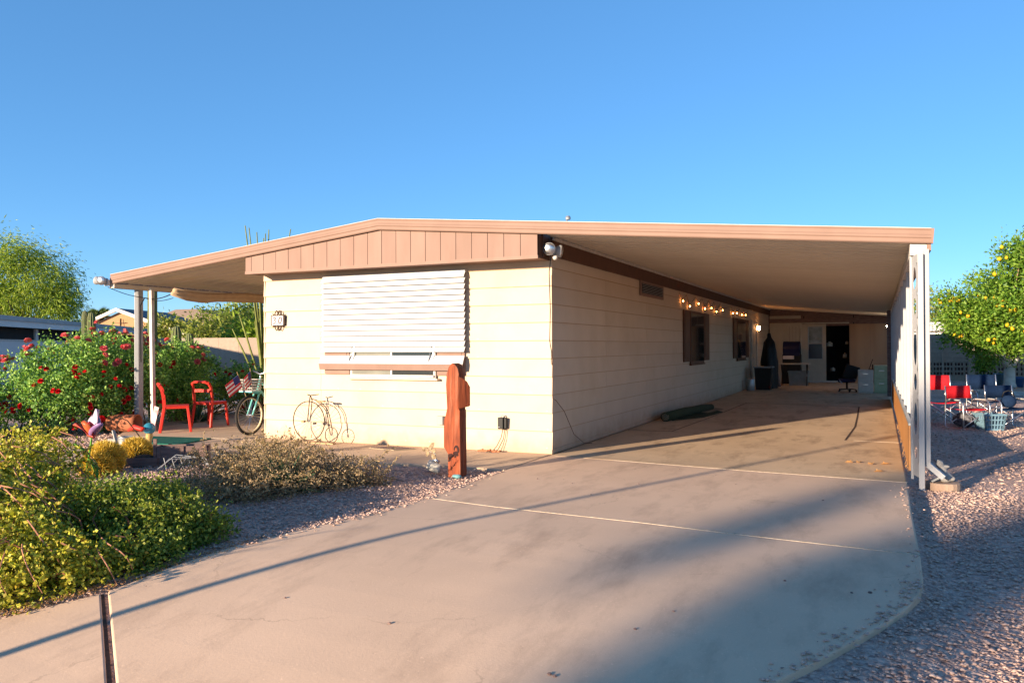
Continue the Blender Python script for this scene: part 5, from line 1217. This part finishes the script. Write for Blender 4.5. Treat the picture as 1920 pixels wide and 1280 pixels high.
for (x, y, s, seed, lab, m) in ((-33.0,26.5,1.6,61,'rounded olive tree left of the ocotillo beyond the wall','lf_olive'), (-34.2,29.9,2.0,62,'tallest olive tree behind the garden wall on the left','lf_mesq'), (-28.2,24.9,1.7,63,'bushy green tree beside the house corner beyond the wall','lf_olive'), (-38.5,28.0,1.0,64,'small grey green tree above the neighbour roof','lf_olive'), (-24.5,21.0,1.2,65,'yellowish bush close behind the garden wall','lf_mesq')):
    tree('far_tree', lab, (x, y, -.09), [(0,0,1.55*s if s > 1.1 else 2.6,s,s,.85*s,3),(.7*s,.3*s,1.1*s if s > 1.1 else 2.3,.7*s,.7*s,.6*s,1.2),(-.8*s,-.2*s,1.2*s if s > 1.1 else 2.3,.7*s,.7*s,.6*s,1.2)], 150, 26, .3, .26, M[m], M['bark'], seed, [((0,0,0),.15),((0,0,1.2*s),.1)], aspect=.4, group='trees beyond the garden walls')
for (x, y, z, s, seed, lab) in ((7.3,57.5,4.0,1.9,71,'feathery olive tree behind the white roof on the right'), (10.2,68,3.0,1.7,72,'lower grey tree beyond the block wall, right of the feathery one')):
    tree('far_tree', lab, (x, y, -.09), [(0,0,z,s,s,s*.85,3),(-.9*s,.2,z-.8,s*.7,s*.7,s*.7,1.5)], 150, 26, .32, .3, M['lf_olive'], M['bark'], seed, [((0,0,0),.2),((0,0,z*.7),.12)], aspect=.3, droop=.3, group='trees beyond the garden walls')

# neighbour buildings
nb = thing('grey_building', 'long grey neighbour carport building with white roof edge on the left', 'building', (-21.1,6.05,-.03), math.atan2(.806,-.592))
MB().box(-9,16.5,0,6,0,1.76).build('wall', M['greywall'], nb); MB().box(-9,16.5,.06,5.9,1.76,2.15).build('screen_band', M['darkgap'], nb)
for x in (-4,-.5,3.0,6.5,10,13.5): MB().box(x-.12,x-.02,-.01,.1,1.76,2.16).box(x+.02,x+.12,-.01,.1,1.76,2.16).build('mullion', M['greywall'], nb)
MB().box(-9,16.5,-.02,.1,1.72,1.78).build('wall_cap', M['white_w'], nb)
MB().prism([(-.45,2.16),(6.4,2.5),(6.4,2.62),(-.45,2.42)], (-9.3,0,0), (0,1,0), (0,0,1), (26.2,0,0)).build('roof', M['greywall'], nb)
MB().box(-9.3,16.9,-.50,-.452,2.36,2.50).build('roof_edge', M['white'], nb)
MB().prism([(1.5,2.55),(6,2.75),(6,2.85),(1.5,2.68)], (-9,0,0), (0,1,0), (0,0,1), (12,0,0)).build('upper_roof', M['white_w'], nb)
nh = thing('tan_house', 'tan gabled neighbour house with grey shingle roof', 'house', (-43.56,28.71,0))
A, E_, L_, R_, F_ = Vector((0,0,4.03)), Vector((7.7,-.84,2.1)), Vector((-5.0,.9,2.9)), Vector((-7.76,10.74,4.35)), Vector((1.64,10.68,2.2))
MB().add([A, L_, (L_.x,L_.y,0), (E_.x,E_.y,0), E_, A+Vector((-.3,3,-.1)), L_+Vector((-.3,3,0)), (L_.x-.3,L_.y+3,0), (E_.x-.3,E_.y+3,0), E_+Vector((-.3,3,0))], [(0,1,2,3,4),(9,8,7,6,5),(1,6,7,2),(4,3,8,9)]).build('wall', M['stucco_t'], nh)
n_ = Vector((0,0,.14)); f0 = Vector((.05,-.35,.03))
MB().add([A+f0, E_+f0+Vector((.3,0,-.08)), F_, R_, A+f0+n_, E_+f0+Vector((.3,0,-.08))+n_, F_+n_, R_+n_], [(0,1,2,3),(7,6,5,4),(0,4,5,1),(1,5,6,2),(2,6,7,3),(3,7,4,0)]).build('roof', M['shingle'], nh)
MB().bar(A+f0+Vector((0,-.1,.05)), E_+f0+Vector((.3,-.1,-.03)), .1, .22).bar(A+f0+Vector((0,-.1,.05)), L_+f0+Vector((-.3,-.1,0)), .1, .22).build('rake_board', M['stucco_w'], nh)
MB().box(-.5,.5,-.12,-.02,3.2,3.22).box(-.02,.02,-.12,-.02,3.0,3.5).build('gable_ornament', M['iron'], nh)
fh = thing('far_house', 'distant brown roofed house above the tan house roof', 'house', (-67,56,0))
MB().box(-7,7,0,6,0,4.2).build('wall', M['stucco_t'], fh); MB().prism([(-8,4.1),(8,4.1),(2,5.8),(-1,5.8)], (0,-.4,0), (1,0,0), (0,0,1), (0,7,0)).build('roof', M['shingle_b'], fh)
gw = thing('garden_wall', 'plain tan block wall behind the dark rose bush', 'wall', (-24.5,12.2,-.03), math.atan2(1.304,2.826))
for i in range(26): MB().box(i*.8,i*.8+.795,0,.18,0,1.88+.0*i).build('block_panel', M['block'], gw)
wr_ = thing('white_roofed_house', 'low white roofed house beyond the block wall on the right', 'house', (7.8,52.4,0)); MB().box(-2.5,6,0,5,0,2.4).build('wall', M['stucco_w'], wr_); MB().prism([(-3,2.4),(6.5,2.4),(5,3.0),(-1.5,3.0)], (0,-.5,0), (1,0,0), (0,0,1), (0,6,0)).build('roof', M['white'], wr_)

# ------------------------------------------------------------------ things behind the viewpoint whose shadows fall into view
lp = thing('yard_post', 'slim post by the street behind the viewpoint', 'post', (-1.64,-10.05,gz(-10)-.05)); MB().tube([(0,0,0),(0,0,3.15)], [.042,.034], 10).build('shaft', M['white_w'], lp, True); MB().ball((0,0,3.2),.09).build('cap', M['white_w'], lp, True)
def along(s, t): return (s*.924-t*.383, -s*.383-t*.924)      # s across the light, t metres up-sun
x, y = along(5.45, 38.0)
def sb(s, z, rs, rz, w): return (s*.924, -s*.383, z, rs, rs, rz, w)
tree('street_tree', 'open crowned street tree behind the viewpoint', (x, y, -.6), [sb(.05,6.5,.62,.6,4),sb(.3,7.0,.55,.45,2.4),sb(.8,7.15,.4,.35,1.2),sb(-1.35,6.85,.13,.26,.35),sb(-1.5,7.15,.16,.14,.2),sb(-1.22,7.9,.2,.5,.7)], 240, 46, .12, .10, M['lf_olive'], M['bark'], 81, [((.1,0,0),.14),((.2,0,3.0),.12),((0,0,5.6),.07)], aspect=.6, limbs=5)
lit = MB()                                                     # leaf litter under the shrub, along the slab edge
for i in range(900):
    t = R.random(); a, c = ((-.93,-6.82),(-.60,-6.22)) if t < .4 else (((-.60,-6.22),(-.48,-5.6)) if t < .7 else ((-.48,-5.6),(-.36,-5.0)))
    q = R.random(); x = a[0]+(c[0]-a[0])*q+R.gauss(.0,.05); y = a[1]+(c[1]-a[1])*q+R.gauss(0,.04); s_ = R.uniform(.006,.018); an_ = R.uniform(0,6.3); z = gz(y)+.003
    lit.add([(x,y,z),(x+s_*math.cos(an_),y+s_*math.sin(an_),z+.004),(x+s_*.6*math.cos(an_+1),y+s_*.6*math.sin(an_+1),z+.008)], [(0,1,2)])
tag(lit.build('leaf_litter', M['deadleaf']), 'brown leaf litter where the shrub meets the driveway slab', 'leaf litter', kind='stuff')
gr2 = MB()
for i in range(22):
    x, y = R.uniform(.2,4.1), R.uniform(-7,-.5)
    if y < -5.2 and x > 3.4: continue
    s_ = R.uniform(.004,.010); gr2.ball((x, y, gz(y)+s_*.4), s_, (1.3,1,.7), 6, 4)
tag(gr2.build('grit', M['darkwood']), 'stray pebbles scattered over the driveway', 'pebbles', kind='stuff')

yk = thing('arching_yucca', 'arching yucca at the street corner left of the viewpoint', 'plant', (-1.75,-8.2,gz(-8.2))); g = np.random.default_rng(17)
for k in range(34):
    a = g.uniform(0, 2*PI); L_ = g.uniform(.5, 1.0); h = g.uniform(.75, 1.3); b = MB(); prev = None; vs = []; fs = []
    for i in range(6):
        t = i/5; c0 = Vector((math.cos(a)*L_*t**1.3, math.sin(a)*L_*t**1.3, h*(1-(1-t)**2)-.35*t**3)); w = .018*(1-t)+.002; s0 = Vector((-math.sin(a), math.cos(a), 0))*w
        vs += [c0-s0, c0+s0]
    for i in range(5): fs.append((2*i, 2*i+1, 2*i+3, 2*i+2))
    b.add(vs, fs).build('blade', M['lf_agave'], yk)
